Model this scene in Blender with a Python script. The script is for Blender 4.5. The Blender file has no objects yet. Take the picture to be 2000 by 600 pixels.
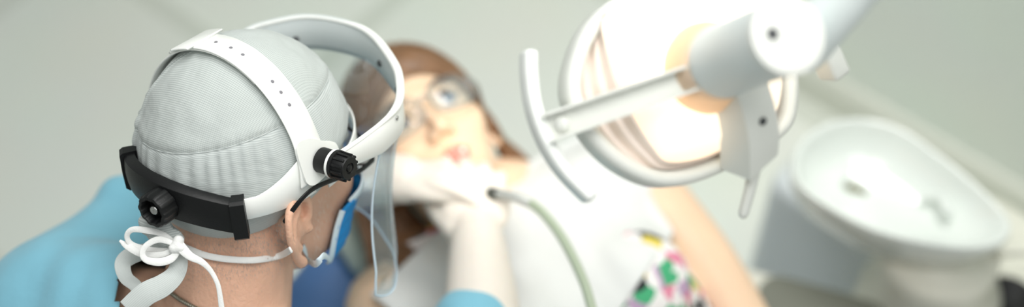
import bpy, bmesh, math, random
import numpy as np
from mathutils import Vector, Matrix, noise
from mathutils.bvhtree import BVHTree
random.seed(7); np.random.seed(7)
sc = bpy.context.scene
COL = sc.collection
PI = math.pi
A = np.array
def nrm(v):
    v = A(v, float); return v/np.linalg.norm(v)

# ------------------------------------------------------------------ camera
CAM_H, PITCH, LENS, FPX = 2.25, 55.0, 50.0, 50.0/36.0*2000
cp, sp = math.cos(math.radians(PITCH)), math.sin(math.radians(PITCH))
CX, CY, CZ, CO = A([1., 0, 0]), A([0, sp, cp]), A([0, -cp, sp]), A([0, 0, CAM_H])
def c2w(v): return v[0]*CX+v[1]*CY+v[2]*CZ          # direction
def ray(px, py): return c2w(A([(px-1000)/FPX, (300-py)/FPX, -1.]))
def P(px, py, d): return CO+ray(px, py)*d
def on_z(px, py, z):
    r = ray(px, py); return CO+r*((z-CAM_H)/r[2])
def on_plane(px, py, o, n):
    r = ray(px, py); return CO+r*(np.dot(o-CO, n)/np.dot(r, n))
cam = bpy.data.objects.new('camera', bpy.data.cameras.new('camera'))
COL.objects.link(cam); sc.camera = cam
cam.location = (0, 0, CAM_H); cam.rotation_euler = (math.radians(90-PITCH), 0, 0)
cam.data.lens = LENS; cam.data.sensor_width = 36; cam.data.clip_start = .05
cam.data.dof.use_dof = True; cam.data.dof.focus_distance = 1.2; cam.data.dof.aperture_fstop = 1.6

# ------------------------------------------------------------------ materials
def lin(c):
    return tuple(((x/255)/12.92 if x <= 10 else (((x/255)+.055)/1.055)**2.4) for x in c)
def new_mat(name):
    m = bpy.data.materials.new(name); m.use_nodes = True
    nt = m.node_tree; b = nt.nodes['Principled BSDF']
    return m, nt, b
def mat(name, rgb, rough=.5, spec=.5, metal=0, var=0., vscale=30, bump=0., bscale=200, sss=0., coat=0., emit=None, estr=0., trans=0., sheen=0.):
    m, nt, b = new_mat(name); c = lin(rgb)+(1,)
    b.inputs['Base Color'].default_value = c
    b.inputs['Roughness'].default_value = rough
    b.inputs['Specular IOR Level'].default_value = spec
    b.inputs['Metallic'].default_value = metal
    b.inputs['Coat Weight'].default_value = coat
    b.inputs['Sheen Weight'].default_value = sheen
    b.inputs['Transmission Weight'].default_value = trans
    if sss:
        b.inputs['Subsurface Weight'].default_value = sss
        b.inputs['Subsurface Radius'].default_value = (.01, .004, .002)
        b.inputs['Subsurface Scale'].default_value = 1.0
    if emit:
        b.inputs['Emission Color'].default_value = lin(emit)+(1,); b.inputs['Emission Strength'].default_value = estr
    tc = nt.nodes.new('ShaderNodeTexCoord')
    if var:
        n = nt.nodes.new('ShaderNodeTexNoise'); n.inputs['Scale'].default_value = vscale; n.inputs['Detail'].default_value = 4
        nt.links.new(tc.outputs['Object'], n.inputs['Vector'])
        mx = nt.nodes.new('ShaderNodeMix'); mx.data_type = 'RGBA'
        mx.inputs[6].default_value = tuple(x*(1-var) for x in c[:3])+(1,); mx.inputs[7].default_value = tuple(min(1, x*(1+var)) for x in c[:3])+(1,)
        nt.links.new(n.outputs['Fac'], mx.inputs[0]); nt.links.new(mx.outputs[2], b.inputs['Base Color'])
    if bump:
        n = nt.nodes.new('ShaderNodeTexNoise'); n.inputs['Scale'].default_value = bscale; n.inputs['Detail'].default_value = 5
        nt.links.new(tc.outputs['Object'], n.inputs['Vector'])
        bp = nt.nodes.new('ShaderNodeBump'); bp.inputs['Strength'].default_value = bump; bp.inputs['Distance'].default_value = .004
        nt.links.new(n.outputs['Fac'], bp.inputs['Height']); nt.links.new(bp.outputs['Normal'], b.inputs['Normal'])
    return m
def stripe_mat(name, c1, c2, axes, rough=.85, attr='hl', bump=.25, crease=0.):
    """woven pinstripe cloth; axes = [(axis, period, weight)] measured in the head's own coordinates"""
    m, nt, b = new_mat(name)
    at = nt.nodes.new('ShaderNodeAttribute'); at.attribute_name = attr
    sx = nt.nodes.new('ShaderNodeSeparateXYZ'); nt.links.new(at.outputs['Vector'], sx.inputs[0])
    tot = None
    for ax, per, w in axes:
        mu = nt.nodes.new('ShaderNodeMath'); mu.operation = 'MULTIPLY'; mu.inputs[1].default_value = 2*PI/per
        nt.links.new(sx.outputs[ax], mu.inputs[0])
        s = nt.nodes.new('ShaderNodeMath'); s.operation = 'SINE'; nt.links.new(mu.outputs[0], s.inputs[0])
        k = nt.nodes.new('ShaderNodeMath'); k.operation = 'MULTIPLY_ADD'; k.inputs[1].default_value = w*.5; k.inputs[2].default_value = w*.5
        nt.links.new(s.outputs[0], k.inputs[0])
        if tot is None: tot = k
        else:
            a = nt.nodes.new('ShaderNodeMath'); a.operation = 'ADD'
            nt.links.new(tot.outputs[0], a.inputs[0]); nt.links.new(k.outputs[0], a.inputs[1]); tot = a
    mx = nt.nodes.new('ShaderNodeMix'); mx.data_type = 'RGBA'
    mx.inputs[6].default_value = lin(c1)+(1,); mx.inputs[7].default_value = lin(c2)+(1,)
    nt.links.new(tot.outputs[0], mx.inputs[0]); nt.links.new(mx.outputs[2], b.inputs['Base Color'])
    bp = nt.nodes.new('ShaderNodeBump'); bp.inputs['Strength'].default_value = bump; bp.inputs['Distance'].default_value = .0006
    nt.links.new(tot.outputs[0], bp.inputs['Height'])
    n = nt.nodes.new('ShaderNodeTexNoise'); n.inputs['Scale'].default_value = 55; n.inputs['Detail'].default_value = 3
    nt.links.new(at.outputs['Vector'], n.inputs['Vector'])
    b2 = nt.nodes.new('ShaderNodeBump'); b2.inputs['Strength'].default_value = .35; b2.inputs['Distance'].default_value = .004
    nt.links.new(n.outputs['Fac'], b2.inputs['Height']); nt.links.new(bp.outputs['Normal'], b2.inputs['Normal'])
    nt.links.new(b2.outputs['Normal'], b.inputs['Normal'])
    b.inputs['Roughness'].default_value = rough; b.inputs['Specular IOR Level'].default_value = .25
    b.inputs['Sheen Weight'].default_value = .15
    return m
def clear_mat(name, tint, refl=.5, rough=.03, haze=0.):
    """thin clear plastic: mostly transparent, mirror-like at grazing angles"""
    m = bpy.data.materials.new(name); m.use_nodes = True; nt = m.node_tree; nt.nodes.clear()
    out = nt.nodes.new('ShaderNodeOutputMaterial')
    t = nt.nodes.new('ShaderNodeBsdfTransparent'); t.inputs[0].default_value = tint+(1,)
    g = nt.nodes.new('ShaderNodeBsdfGlossy'); g.inputs['Roughness'].default_value = rough
    g.inputs['Color'].default_value = (.9, .95, 1, 1)
    lw = nt.nodes.new('ShaderNodeLayerWeight'); lw.inputs['Blend'].default_value = refl
    pw = nt.nodes.new('ShaderNodeMath'); pw.operation = 'MULTIPLY'; pw.inputs[1].default_value = .3
    nt.links.new(lw.outputs['Fresnel'], pw.inputs[0])
    mx = nt.nodes.new('ShaderNodeMixShader')
    nt.links.new(pw.outputs[0], mx.inputs[0]); nt.links.new(t.outputs[0], mx.inputs[1]); nt.links.new(g.outputs[0], mx.inputs[2])
    last = mx
    if haze:
        d = nt.nodes.new('ShaderNodeBsdfDiffuse'); d.inputs[0].default_value = (.75, .8, .82, 1)
        m2 = nt.nodes.new('ShaderNodeMixShader'); m2.inputs[0].default_value = haze
        nt.links.new(mx.outputs[0], m2.inputs[1]); nt.links.new(d.outputs[0], m2.inputs[2]); last = m2
    nt.links.new(last.outputs[0], out.inputs[0])
    return m

# ------------------------------------------------------------------ mesh helpers (all in world coordinates)
class M:
    """verts + faces collector; every piece lands in ONE mesh"""
    def __init__(s): s.v = []; s.f = []; s.mi = []; s.sm = []
    def add(s, V, F, mi=0, smooth=True):
        b = len(s.v); s.v += [tuple(map(float, x)) for x in V]
        for f in F: s.f.append(tuple(b+i for i in f)); s.mi.append(mi); s.sm.append(smooth)
        return s
    def join(s, o, mi=0): return s.add(o.v, o.f, mi)
def grid_faces(nu, nv, cu=False, cv=False):
    F = []
    for i in range(nu if cu else nu-1):
        for j in range(nv if cv else nv-1):
            a, b = i*nv+j, ((i+1) % nu)*nv+j
            c, d = ((i+1) % nu)*nv+(j+1) % nv, i*nv+(j+1) % nv
            F.append((a, b, c, d))
    return F
def catmull(pts, n, closed=False):
    pts = [A(p, float) for p in pts]; m = len(pts); out = []
    segs = m if closed else m-1
    for k in range(n):
        t = k/(n if closed else n-1)*segs; i = min(int(t), segs-1); u = t-i
        g = (lambda q: pts[q % m]) if closed else (lambda q: pts[min(max(q, 0), m-1)])
        p0, p1, p2, p3 = g(i-1), g(i), g(i+1), g(i+2)
        out.append(.5*((2*p1)+(-p0+p2)*u+(2*p0-5*p1+4*p2-p3)*u*u+(-p0+3*p1-3*p2+p3)*u**3))
    return A(out)
def frames(path, closed=False, up=None):
    n = len(path); T = []
    for i in range(n):
        a = path[(i-1) % n] if closed or i > 0 else path[i]; b = path[(i+1) % n] if closed or i < n-1 else path[i]
        d = b-a; L = np.linalg.norm(d); T.append(d/L if L > 1e-9 else A([0, 0, 1.]))
    N = []
    ref = A(up, float) if up is not None else (A([0, 0, 1.]) if abs(T[0][2]) < .9 else A([1., 0, 0]))
    for i in range(n):
        if up is None and i > 0: ref = N[-1]
        v = ref-np.dot(ref, T[i])*T[i]
        L = np.linalg.norm(v); N.append(v/L if L > 1e-9 else (N[-1] if N else A([1., 0, 0])))
    B = [np.cross(T[i], N[i]) for i in range(n)]
    return T, N, B
def tube(path, rad, ns=16, closed=False, cap=True, n=None, sq=None, up=None):
    """round (or sq=(ry,rz) flattened) tube along a path with per-point radii and dome caps"""
    path = [A(p, float) for p in path]
    if np.isscalar(rad): rad = [rad]*len(path)
    if n: 
        rr = catmull([[r, 0, 0] for r in rad], n, closed)[:, 0]; path = catmull(path, n, closed); rad = rr
    path = A(path); T, N, B = frames(path, closed, up); V = []
    rings = []
    def ring(c, i, r): return [c+r*((sq[0] if sq else 1)*math.cos(2*PI*k/ns)*N[i]+(sq[1] if sq else 1)*math.sin(2*PI*k/ns)*B[i]) for k in range(ns)]
    for i in range(len(path)): rings.append(ring(path[i], i, rad[i]))
    if cap and not closed:
        pre = []; post = []
        for a in (75, 50, 25):
            s, c = math.sin(math.radians(a)), math.cos(math.radians(a))
            pre.append(ring(path[0]-T[0]*rad[0]*s, 0, rad[0]*c)); post.insert(0, ring(path[-1]+T[-1]*rad[-1]*s, len(path)-1, rad[-1]*c))
        rings = pre+rings+post
    V = [p for r in rings for p in r]; F = grid_faces(len(rings), ns, closed, True)
    if not closed:
        F.append(tuple(range(ns))[::-1]); F.append(tuple(range(len(V)-ns, len(V))))
    return M().add(V, F)
def ellipsoid(c, r, ax=None, nu=24, nv=16):
    ax = np.eye(3) if ax is None else A(ax); V = []; F = []
    for j in range(1, nv):
        t = PI*j/nv
        for i in range(nu):
            p = 2*PI*i/nu; V.append(A(c)+(r[0]*math.sin(t)*math.cos(p))*ax[0]+(r[1]*math.sin(t)*math.sin(p))*ax[1]+r[2]*math.cos(t)*ax[2])
    for j in range(nv-2):
        for i in range(nu):
            F.append((j*nu+i, (j+1)*nu+i, (j+1)*nu+(i+1) % nu, j*nu+(i+1) % nu))
    V.append(A(c)+r[2]*ax[2]); V.append(A(c)-r[2]*ax[2]); t, b = len(V)-2, len(V)-1
    for i in range(nu):
        F.append((t, i, (i+1) % nu)); F.append((b, (nv-2)*nu+(i+1) % nu, (nv-2)*nu+i))
    return M().add(V, F)
def lathe(o, axis, prof, ns=40, xdir=None, lobes=0, amp=0, flat=False):
    """prof = [(radius, height)] turned round axis from o"""
    z = nrm(axis); x = A(xdir, float) if xdir is not None else (A([1., 0, 0]) if abs(z[0]) < .8 else A([0, 1., 0]))
    x = nrm(x-np.dot(x, z)*z); y = np.cross(z, x); V = []
    for r, h in prof:
        for k in range(ns):
            a = 2*PI*k/ns; rr = r*(1+amp*math.tanh(2.5*math.cos(lobes*a))) if lobes else r
            V.append(A(o)+z*h+rr*(math.cos(a)*x+math.sin(a)*y))
    F = [f[::-1] for f in grid_faces(len(prof), ns, False, True)]
    F.append(tuple(range(ns))[::-1]); F.append(tuple(range(len(V)-ns, len(V))))
    return M().add(V, [f for f in F], 0, not flat)
def rbox(o, X, Y, Z, bev=.004, seg=3):
    """box centred at o with half-extent vectors X, Y, Z and rounded edges"""
    bm = bmesh.new(); bmesh.ops.create_cube(bm, size=2)
    l = [np.linalg.norm(X), np.linalg.norm(Y), np.linalg.norm(Z)]
    for v in bm.verts: v.co = Vector((v.co.x*l[0], v.co.y*l[1], v.co.z*l[2]))
    bmesh.ops.bevel(bm, geom=bm.edges[:]+bm.verts[:], offset=min(bev, .95*min(l)), segments=seg, profile=.5, affect='EDGES')
    ux, uy, uz = A(X)/l[0], A(Y)/l[1], A(Z)/l[2]
    bm.verts.index_update()
    V = [A(o)+v.co.x*ux+v.co.y*uy+v.co.z*uz for v in bm.verts]; F = [tuple(v.index for v in f.verts) for f in bm.faces]
    bm.free(); return M().add(V, F)
def ribbon(path, wdir, w, t, n=None, wob=0):
    """flat strap: width w along wdir (one vector or one per point), thickness t"""
    path = [A(p, float) for p in path]; wd = [A(wdir, float)]*len(path) if np.ndim(wdir[0]) == 0 else [A(x, float) for x in wdir]
    ww = [w]*len(path) if np.isscalar(w) else list(w)
    if n:
        W = catmull([[x, 0, 0] for x in ww], n)[:, 0]; D = catmull(wd, n); path = catmull(path, n); ww = W; wd = D
    path = A(path); V = []; m = len(path)
    for i in range(m):
        a, b = path[max(i-1, 0)], path[min(i+1, m-1)]; T = nrm(b-a+1e-12)
        W = wd[i]-np.dot(wd[i], T)*T; W = nrm(W+1e-12); N = np.cross(T, W); h = ww[i]/2; e = min(t*.4, h*.3)
        for (x, y) in ((-h, -t/2+e), (-h+e, -t/2), (h-e, -t/2), (h, -t/2+e), (h, t/2-e), (h-e, t/2), (0, t/2+wob), (-h+e, t/2), (-h, t/2-e)):
            V.append(path[i]+x*W+y*N)
    F = grid_faces(m, 9, False, True); F.append(tuple(range(9))[::-1]); F.append(tuple(range(9*m-9, 9*m)))
    return M().add(V, F)

# ------------------------------------------------------------------ scene graph helpers
BASE = {}
def thing(name, loc, label, cat, group=None, rot=None):
    o = bpy.data.objects.new(name, None); COL.objects.link(o); o.location = Vector(loc); o.empty_display_size = .05
    o['label'] = label; o['category'] = cat
    if group: o['group'] = group
    BASE[o] = A(loc, float); return o
def base_of(p):
    while p is not None:
        if p in BASE: return BASE[p]
        p = p.parent
    return A([0., 0, 0])
def fix(me):
    bm = bmesh.new(); bm.from_mesh(me); bmesh.ops.recalc_face_normals(bm, faces=bm.faces[:]); bm.to_mesh(me); bm.free()
def obj(name, m, mats, parent=None, label=None, attr=None, autofix=True, sharp=None):
    if not isinstance(mats, (list, tuple)): mats = [mats]
    b = base_of(parent); me = bpy.data.meshes.new(name)
    me.from_pydata([tuple(A(v)-b) for v in m.v], [], m.f)
    me.polygons.foreach_set('material_index', m.mi); me.polygons.foreach_set('use_smooth', m.sm)
    for k in mats: me.materials.append(k)
    if attr is not None:
        a = me.attributes.new('hl', 'FLOAT_VECTOR', 'POINT'); a.data.foreach_set('vector', A(attr, np.float32).ravel())
    if autofix: fix(me)
    if sharp: me.set_sharp_from_angle(angle=math.radians(sharp))
    me.update()
    o = bpy.data.objects.new(name, me); COL.objects.link(o)
    if parent is not None: o.parent = parent
    if label: o['label'] = label
    return o
def structure(o): o['kind'] = 'structure'; return o
def remesh(m, vox, smooth=6, fac=.5):
    """fuse overlapping pieces into one continuous skin"""
    me = bpy.data.meshes.new('tmp'); me.from_pydata(m.v, [], m.f); fix(me)
    o = bpy.data.objects.new('tmp', me); COL.objects.link(o)
    r = o.modifiers.new('r', 'REMESH'); r.mode = 'VOXEL'; r.voxel_size = vox; r.use_smooth_shade = True
    if smooth:
        s = o.modifiers.new('s', 'SMOOTH'); s.factor = fac; s.iterations = smooth
    dg = bpy.context.evaluated_depsgraph_get(); ev = o.evaluated_get(dg); e = ev.to_mesh()
    nv = len(e.vertices); V = np.empty(nv*3, np.float32); e.vertices.foreach_get('co', V); V = V.reshape(-1, 3).astype(float)
    F = [tuple(p.vertices) for p in e.polygons]
    ev.to_mesh_clear(); bpy.data.objects.remove(o); bpy.data.meshes.remove(me)
    out = M(); out.v = [tuple(x) for x in V]; out.f = F; out.mi = [0]*len(F); out.sm = [True]*len(F); return out
def bvh(m): return BVHTree.FromPolygons([Vector(v) for v in m.v], m.f)
def surf(tree, px, py, off, dflt):
    r = ray(px, py); L = np.linalg.norm(r); h = tree.ray_cast(Vector(CO), Vector(r/L))
    if h[0] is None: return P(px, py, dflt)
    return A(h[0])-r/L*off

# ------------------------------------------------------------------ signed-distance head
def sd_ell(p, c, r):
    q = (p-A(c)); k0 = np.linalg.norm(q/A(r), axis=-1); k1 = np.linalg.norm(q/(A(r)**2), axis=-1); return k0*(k0-1)/np.maximum(k1, 1e-9)
def sd_sph(p, c, r): return np.linalg.norm(p-A(c), axis=-1)-r
def sd_cap(p, a, b, ra, rb):
    a, b = A(a), A(b); ba = b-a; h = np.clip(((p-a)@ba)/np.dot(ba, ba), 0, 1)
    return np.linalg.norm(p-a-h[..., None]*ba, axis=-1)-(ra+(rb-ra)*h)
def smin(a, b, k):
    h = np.clip(.5+.5*(b-a)/k, 0, 1); return b*(1-h)+a*h-k*h*(1-h)
def smax(a, b, k): return -smin(-a, -b, k)
def head_sdf(p, woman):
    d = sd_ell(p, (0, -.012, .032), (.074, .094, .084))
    d = smin(d, sd_ell(p, (0, .022, -.012), (.064, .068, .088)), .02)
    jw = .046 if woman else .053
    d = smin(d, sd_ell(p, (0, .030, -.068), (jw, .052, .040)), .025)
    d = smin(d, sd_sph(p, (0, .074, -.100), .014 if woman else .018), .02)
    for s in (-1, 1):
        d = smin(d, sd_sph(p, (s*.043, .058, -.026), .018), .02)
        d = smin(d, sd_cap(p, (s*.044, .070, .016), (s*.010, .084, .018), .006, .008), .012)
        d = smax(d, -sd_sph(p, (s*.031, .101, -.002), .017), .012)
        d = smin(d, sd_ell(p, (s*.031, .071, .0), (.0155, .0135, .0135)), .004)
    d = smin(d, sd_cap(p, (0, .082, .006), (0, .107, -.034), .006, .009), .01)
    for s in (-1, 1): d = smin(d, sd_sph(p, (s*.011, .096, -.038), .0075), .006)
    d = smin(d, sd_cap(p, (-.019, .079, -.064), (0, .090, -.061), .004, .006), .006)
    d = smin(d, sd_cap(p, (.019, .079, -.064), (0, .090, -.061), .004, .006), .006)
    d = smin(d, sd_cap(p, (-.017, .078, -.074), (0, .088, -.077), .004, .0065), .006)
    d = smin(d, sd_cap(p, (.017, .078, -.074), (0, .088, -.077), .004, .0065), .006)
    return d
def head_mesh(woman, T):
    nu, nv = 168, 120; V = []
    c = A([0, .01, -.005]); th = np.linspace(.02, PI-.02, nv); ph = np.arange(nu)*2*PI/nu
    TH, PH = np.meshgrid(th, ph); D = np.stack([np.sin(TH)*np.cos(PH), np.sin(TH)*np.sin(PH), np.cos(TH)], -1).reshape(-1, 3)
    t = np.full(len(D), .2)
    for k in range(60):
        t = t-.7*head_sdf(c+D*t[:, None], woman)
    V = c+D*t[:, None]; F = grid_faces(nu, nv, True, False)
    F.append(tuple(i*nv for i in range(nu))); F.append(tuple(i*nv+nv-1 for i in range(nu)))
    return M().add([T(v) for v in V], F)
def ear_mesh(s, T, sc_=1.0, flare=1.0):
    c = A([s*.0705, -.014, -.018]); m = M()
    def E(x, y, z): return T(c+A([s*x*flare, y, z])*sc_)
    hel = [(.004, .010, -.004), (.006, .014, .010), (.009, .010, .024), (.013, -.003, .031), (.018, -.016, .026), (.021, -.021, .012), (.019, -.019, -.004), (.013, -.012, -.018), (.007, -.003, -.029)]
    m.join(tube([E(*q) for q in hel], [x*sc_ for x in (.0035, .004, .0042, .0042, .0042, .004, .0038, .004, .0062)], 12, n=40))
    anti = [(.010, .000, .020), (.014, -.010, .012), (.014, -.012, -.002), (.009, -.004, -.015)]
    m.join(tube([E(*q) for q in anti], .0036*sc_, 10, n=24))
    V = []; rows = 12
    hc = catmull([A(q) for q in hel], 40)
    cc = A([.001, .002, .0])
    for i in range(40):
        for j in range(rows):
            u = j/(rows-1); q = hc[i]*u+cc*(1-u); q = q+A([-.007*math.sin(PI*u)*(1 if j else 1), 0, 0]); V.append((E(*(q+A([.0012, 0, 0]))), E(*(q-A([.0026, 0, 0])))))
    Va = [a for a, b in V]; Vb = [b for a, b in V]; F = grid_faces(40, rows)
    n = len(Va); rim = [i*rows+rows-1 for i in range(40)]
    m.add(Va+Vb, F+[tuple(n+i for i in f[::-1]) for f in F])
    m.join(ellipsoid(E(.004, .012, -.006), (.005*sc_, .005*sc_, .006*sc_)))
    m.join(ellipsoid(E(-.006, .0, -.002), (.012*sc_, .012*sc_, .022*sc_)))
    return m
def frame_T(o, X, Y, Z):
    o = A(o)
    def T(p): return o+p[0]*X+p[1]*Y+p[2]*Z
    return T
def hand(o, X, Y, Z, curl, spread=.10, thumb=(.5, .3), s=1.0, side=1):
    """gloved hand: o wrist, Y towards the fingertips, Z out of the back of the hand, X towards the little finger (side=1)"""
    T = lambda x, y, z: A(o)+s*(x*X*side+y*Y+z*Z); m = M()
    m.join(tube([T(0, -.05, 0), T(0, .0, 0), T(0, .02, 0)], [.027*s, .026*s, .027*s], 18, n=8, sq=(1, .8), up=X))
    m.join(ellipsoid(T(0, .05, 0), (.040*s, .050*s, .016*s), (X*side, Y, Z)))
    m.join(ellipsoid(T(-.02, .035, -.008), (.020*s, .032*s, .016*s), (X*side, Y, Z)))
    base = [(-.028, .086), (-.009, .092), (.011, .089), (.029, .080)]; L = [(.042, .026, .022), (.046, .030, .023), (.043, .028, .022), (.034, .021, .020)]
    for k in range(4):
        a = spread*(k-1.4); p = A([base[k][0], base[k][1], .002]); ang = 0; pts = [T(base[k][0]*.8, .055, 0), T(*p)]
        for j in range(3):
            ang += curl[k][j]; d = A([math.sin(a)*math.cos(ang), math.cos(a)*math.cos(ang), -math.sin(ang)]); p = p+L[k][j]*d; pts.append(T(*p))
        r = .0095 if k < 3 else .0082
        m.join(tube(pts, [r*s*1.05, r*s*1.08, r*s, r*s*.93, r*s*.8], 12, n=22))
    a1, b1 = thumb
    p0 = A([-.024, .022, -.004]); d1 = nrm([-math.cos(a1)*.8, math.sin(a1)+.35, -b1]); p1 = p0+.045*d1; d2 = nrm(d1+A([.35, .25, -.2])); p2 = p1+.034*d2; d3 = nrm(d2+A([.25, .15, -.1])); p3 = p2+.026*d3
    m.join(tube([T(*p0), T(*p1), T(*p2), T(*p3)], [.014*s, .0115*s, .0105*s, .0085*s], 12, n=20))
    return m
# ------------------------------------------------------------------ shared materials
m_white = mat('white_plastic', (244, 245, 241), .32, .5, coat=.2)
m_whiteshell = mat('white_enamel', (240, 242, 238), .4, .5)
m_black = mat('black_plastic', (15, 16, 17), .45, .35, bump=.08, bscale=900)
m_dark = mat('dark_hole', (70, 72, 74), .6)
m_hole = mat('strap_hole', (126, 124, 130), .6)
m_steel = mat('steel', (190, 190, 188), .25, .5, metal=1)
m_skin_d = mat('weathered_skin', (226, 180, 154), .5, .35, var=.12, vscale=45, bump=.25, bscale=320, sss=.12)
m_skin_p = mat('pale_skin', (242, 208, 177), .45, .4, var=.05, vscale=25, sss=.12)
m_lips = mat('lips', (218, 140, 126), .4)
m_eyewhite = mat('eye_white', (238, 236, 232), .2, coat=.5)
m_iris = mat('blue_grey_iris', (64, 78, 100), .2, coat=.5)
m_brow = mat('brow_hair', (92, 66, 48), .7)
m_hair = mat('brown_hair', (126, 92, 64), .45, .5, var=.45, vscale=60)
m_stub = mat('grey_stubble', (186, 172, 162), .7)
m_beard = mat('white_stubble', (238, 232, 226), .6)
m_gown = mat('blue_gown', (126, 185, 205), .8, .25, var=.12, vscale=14, bump=.7, bscale=22, sheen=.2)
m_mask = mat('blue_mask', (40, 140, 208), .75, .25, bump=.2, bscale=500)
m_maskedge = mat('pale_mask_edge', (214, 228, 236), .8, .2)
m_tie = mat('white_tie', (242, 242, 240), .85, .2, bump=.2, bscale=900)
m_glove = mat('white_glove', (230, 221, 210), .5, .4, var=.04, vscale=60, sss=.1)
m_bib = mat('white_bib', (228, 229, 227), .85, .2, var=.02, vscale=40, bump=.25, bscale=25)
m_cap_top = stripe_mat('cap_cloth_top', (204, 209, 206), (163, 170, 168), [(1, .0016, .75), (0, .0016, .3)], bump=.06)
m_cap_side = stripe_mat('cap_cloth_side', (202, 207, 205), (165, 172, 171), [(2, .0017, .8)], bump=.06)
m_tie_grey = stripe_mat('cap_tie_cloth', (200, 205, 203), (184, 190, 188), [(0, .0013, .9)], bump=.06)
m_blue = mat('blue_upholstery', (92, 132, 188), .5, .4)
m_cream = mat('cream_upholstery', (222, 220, 206), .55, .3)
m_clear = clear_mat('clear_visor', (.90, .92, .925), .35, .02, haze=.03)
m_lens = clear_mat('clear_lens', (.95, .97, .97), .45, .02, haze=.03)
m_visoredge = mat('visor_edge', (196, 214, 226), .25, .6)
m_hose = mat('pale_green_hose', (176, 188, 164), .5)
m_pearl = mat('grey_enamel', (206, 213, 214), .45)

# ------------------------------------------------------------------ room
dA, dB = on_z(1580, 178, 0), on_z(2000, 428, 0)
W1 = nrm((dB-dA)*A([1, 1, 0])); W2 = A([-W1[1], W1[0], 0]);
if W2[1] < 0: W2 = -W2
ang = math.atan2(W1[1], W1[0])
def tiles(name, c_tile, c_grout, sx, sy, gw, off, wall=False, rough=.35):
    m, nt, b = new_mat(name)
    tc = nt.nodes.new('ShaderNodeTexCoord'); mp = nt.nodes.new('ShaderNodeMapping'); mp.inputs['Location'].default_value = off
    nt.links.new(tc.outputs['UV'], mp.inputs['Vector'])
    br = nt.nodes.new('ShaderNodeTexBrick'); br.offset = 0; br.squash = 1
    br.inputs['Scale'].default_value = 1; br.inputs['Brick Width'].default_value = sx; br.inputs['Row Height'].default_value = sy
    br.inputs['Mortar Size'].default_value = gw; br.inputs['Mortar Smooth'].default_value = .2; br.inputs['Bias'].default_value = 0
    c = lin(c_tile); br.inputs['Color1'].default_value = tuple(x*1.03 for x in c)+(1,); br.inputs['Color2'].default_value = tuple(x*.97 for x in c)+(1,)
    br.inputs['Mortar'].default_value = lin(c_grout)+(1,)
    nt.links.new(mp.outputs[0], br.inputs['Vector'])
    n = nt.nodes.new('ShaderNodeTexNoise'); n.inputs['Scale'].default_value = 3.5; n.inputs['Detail'].default_value = 5
    nt.links.new(tc.outputs['UV'], n.inputs['Vector'])
    mx = nt.nodes.new('ShaderNodeMix'); mx.data_type = 'RGBA'; mx.blend_type = 'MULTIPLY'; mx.inputs[0].default_value = .10
    nt.links.new(br.outputs['Color'], mx.inputs[6]); nt.links.new(n.outputs['Color'], mx.inputs[7])
    nt.links.new(mx.outputs[2], b.inputs['Base Color']); b.inputs['Roughness'].default_value = rough
    return m
def quad_obj(name, o, U, V, u0, u1, v0, v1, m, thick=.05, n=None):
    """a slab whose UVs are metres along U and V"""
    Nn = np.cross(U, V) if n is None else n
    pts = [o+U*u+V*v for u, v in ((u0, v0), (u1, v0), (u1, v1), (u0, v1))]
    V8 = pts+[p-Nn*thick for p in pts]
    F = [(0, 1, 2, 3), (7, 6, 5, 4), (0, 4, 5, 1), (1, 5, 6, 2), (2, 6, 7, 3), (3, 7, 4, 0)]
    ob = obj(name, M().add(V8, F, 0, False), m)
    uv = ob.data.uv_layers.new(name='UVMap')
    for lp in ob.data.loops:
        d = A(ob.data.vertices[lp.vertex_index].co)-o; uv.data[lp.index].uv = (np.dot(d, U), np.dot(d, V))
    return structure(ob)
m_floor = tiles('floor_tiles', (240, 243, 235), (222, 226, 216), .62, .62, .022, (.18, .05, 0))
m_wall = tiles('wall_tiles', (230, 236, 228), (212, 218, 208), .62, .62, .016, (.12, 0, 0), rough=.3)
Z3 = A([0, 0, 1.])
fl = quad_obj('floor', dA*A([1, 1, 0]), W1, W2, -3.6, 2.4, -3.6, .05, m_floor, .05, Z3)
wl = quad_obj('wall_right', dA*A([1, 1, 0]), W1, Z3, -3.6, 2.4, 0, 2.7, m_wall, .06, -W2)
# baseboard: coved strip between floor tiles and wall tiles
prof = [(0, 0), (-.022, 0), (-.022, .05), (-.018, .072), (-.008, .085), (0, .088)]
V = [dA*A([1, 1, 0])+W1*u+W2*x+Z3*z for u in (-3.6, 2.4) for x, z in prof]; k = len(prof)
bb = obj('baseboard_right', M().add(V, [(i, (i+1) % k, k+(i+1) % k, k+i) for i in range(k)]+[tuple(range(k)), tuple(range(k, 2*k))], 0, False), mat('baseboard_tile', (216, 218, 206), .35)); structure(bb)

# ------------------------------------------------------------------ dentist: head frame
Hf, Hu = A([.539, .441, -.717]), A([-.048, .8665, .497]); Hf = nrm(Hf); Hu = nrm(Hu-np.dot(Hu, Hf)*Hf); Hr = np.cross(Hf, Hu)
Hf, Hu, Hr = c2w(Hf), c2w(Hu), c2w(Hr); HO = P(481.5, 277.6, 1.27)
def H(x, y, z): return HO+x*Hr+y*Hf+z*Hu
HSY = .89
HT = lambda p: H(p[0]*(1.03 if p[1] < 0 else 1.0), p[1]*(HSY if p[1] < 0 else 1.0), p[2]-.032)
CA, CBf, CBb, CC = .0887, .1000, .0985, .1017
def head_r(D):                                   # radius of the bare head along local directions
    t = np.full(len(D), .2); c = A([0, 0, .032])
    for k in range(50): t = t-.7*head_sdf(c+D*t[:, None]/np.stack([np.full(len(D), 1.03), np.where(D[:, 1] < 0, HSY, 1.), np.ones(len(D))], -1), False)
    return t
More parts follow.
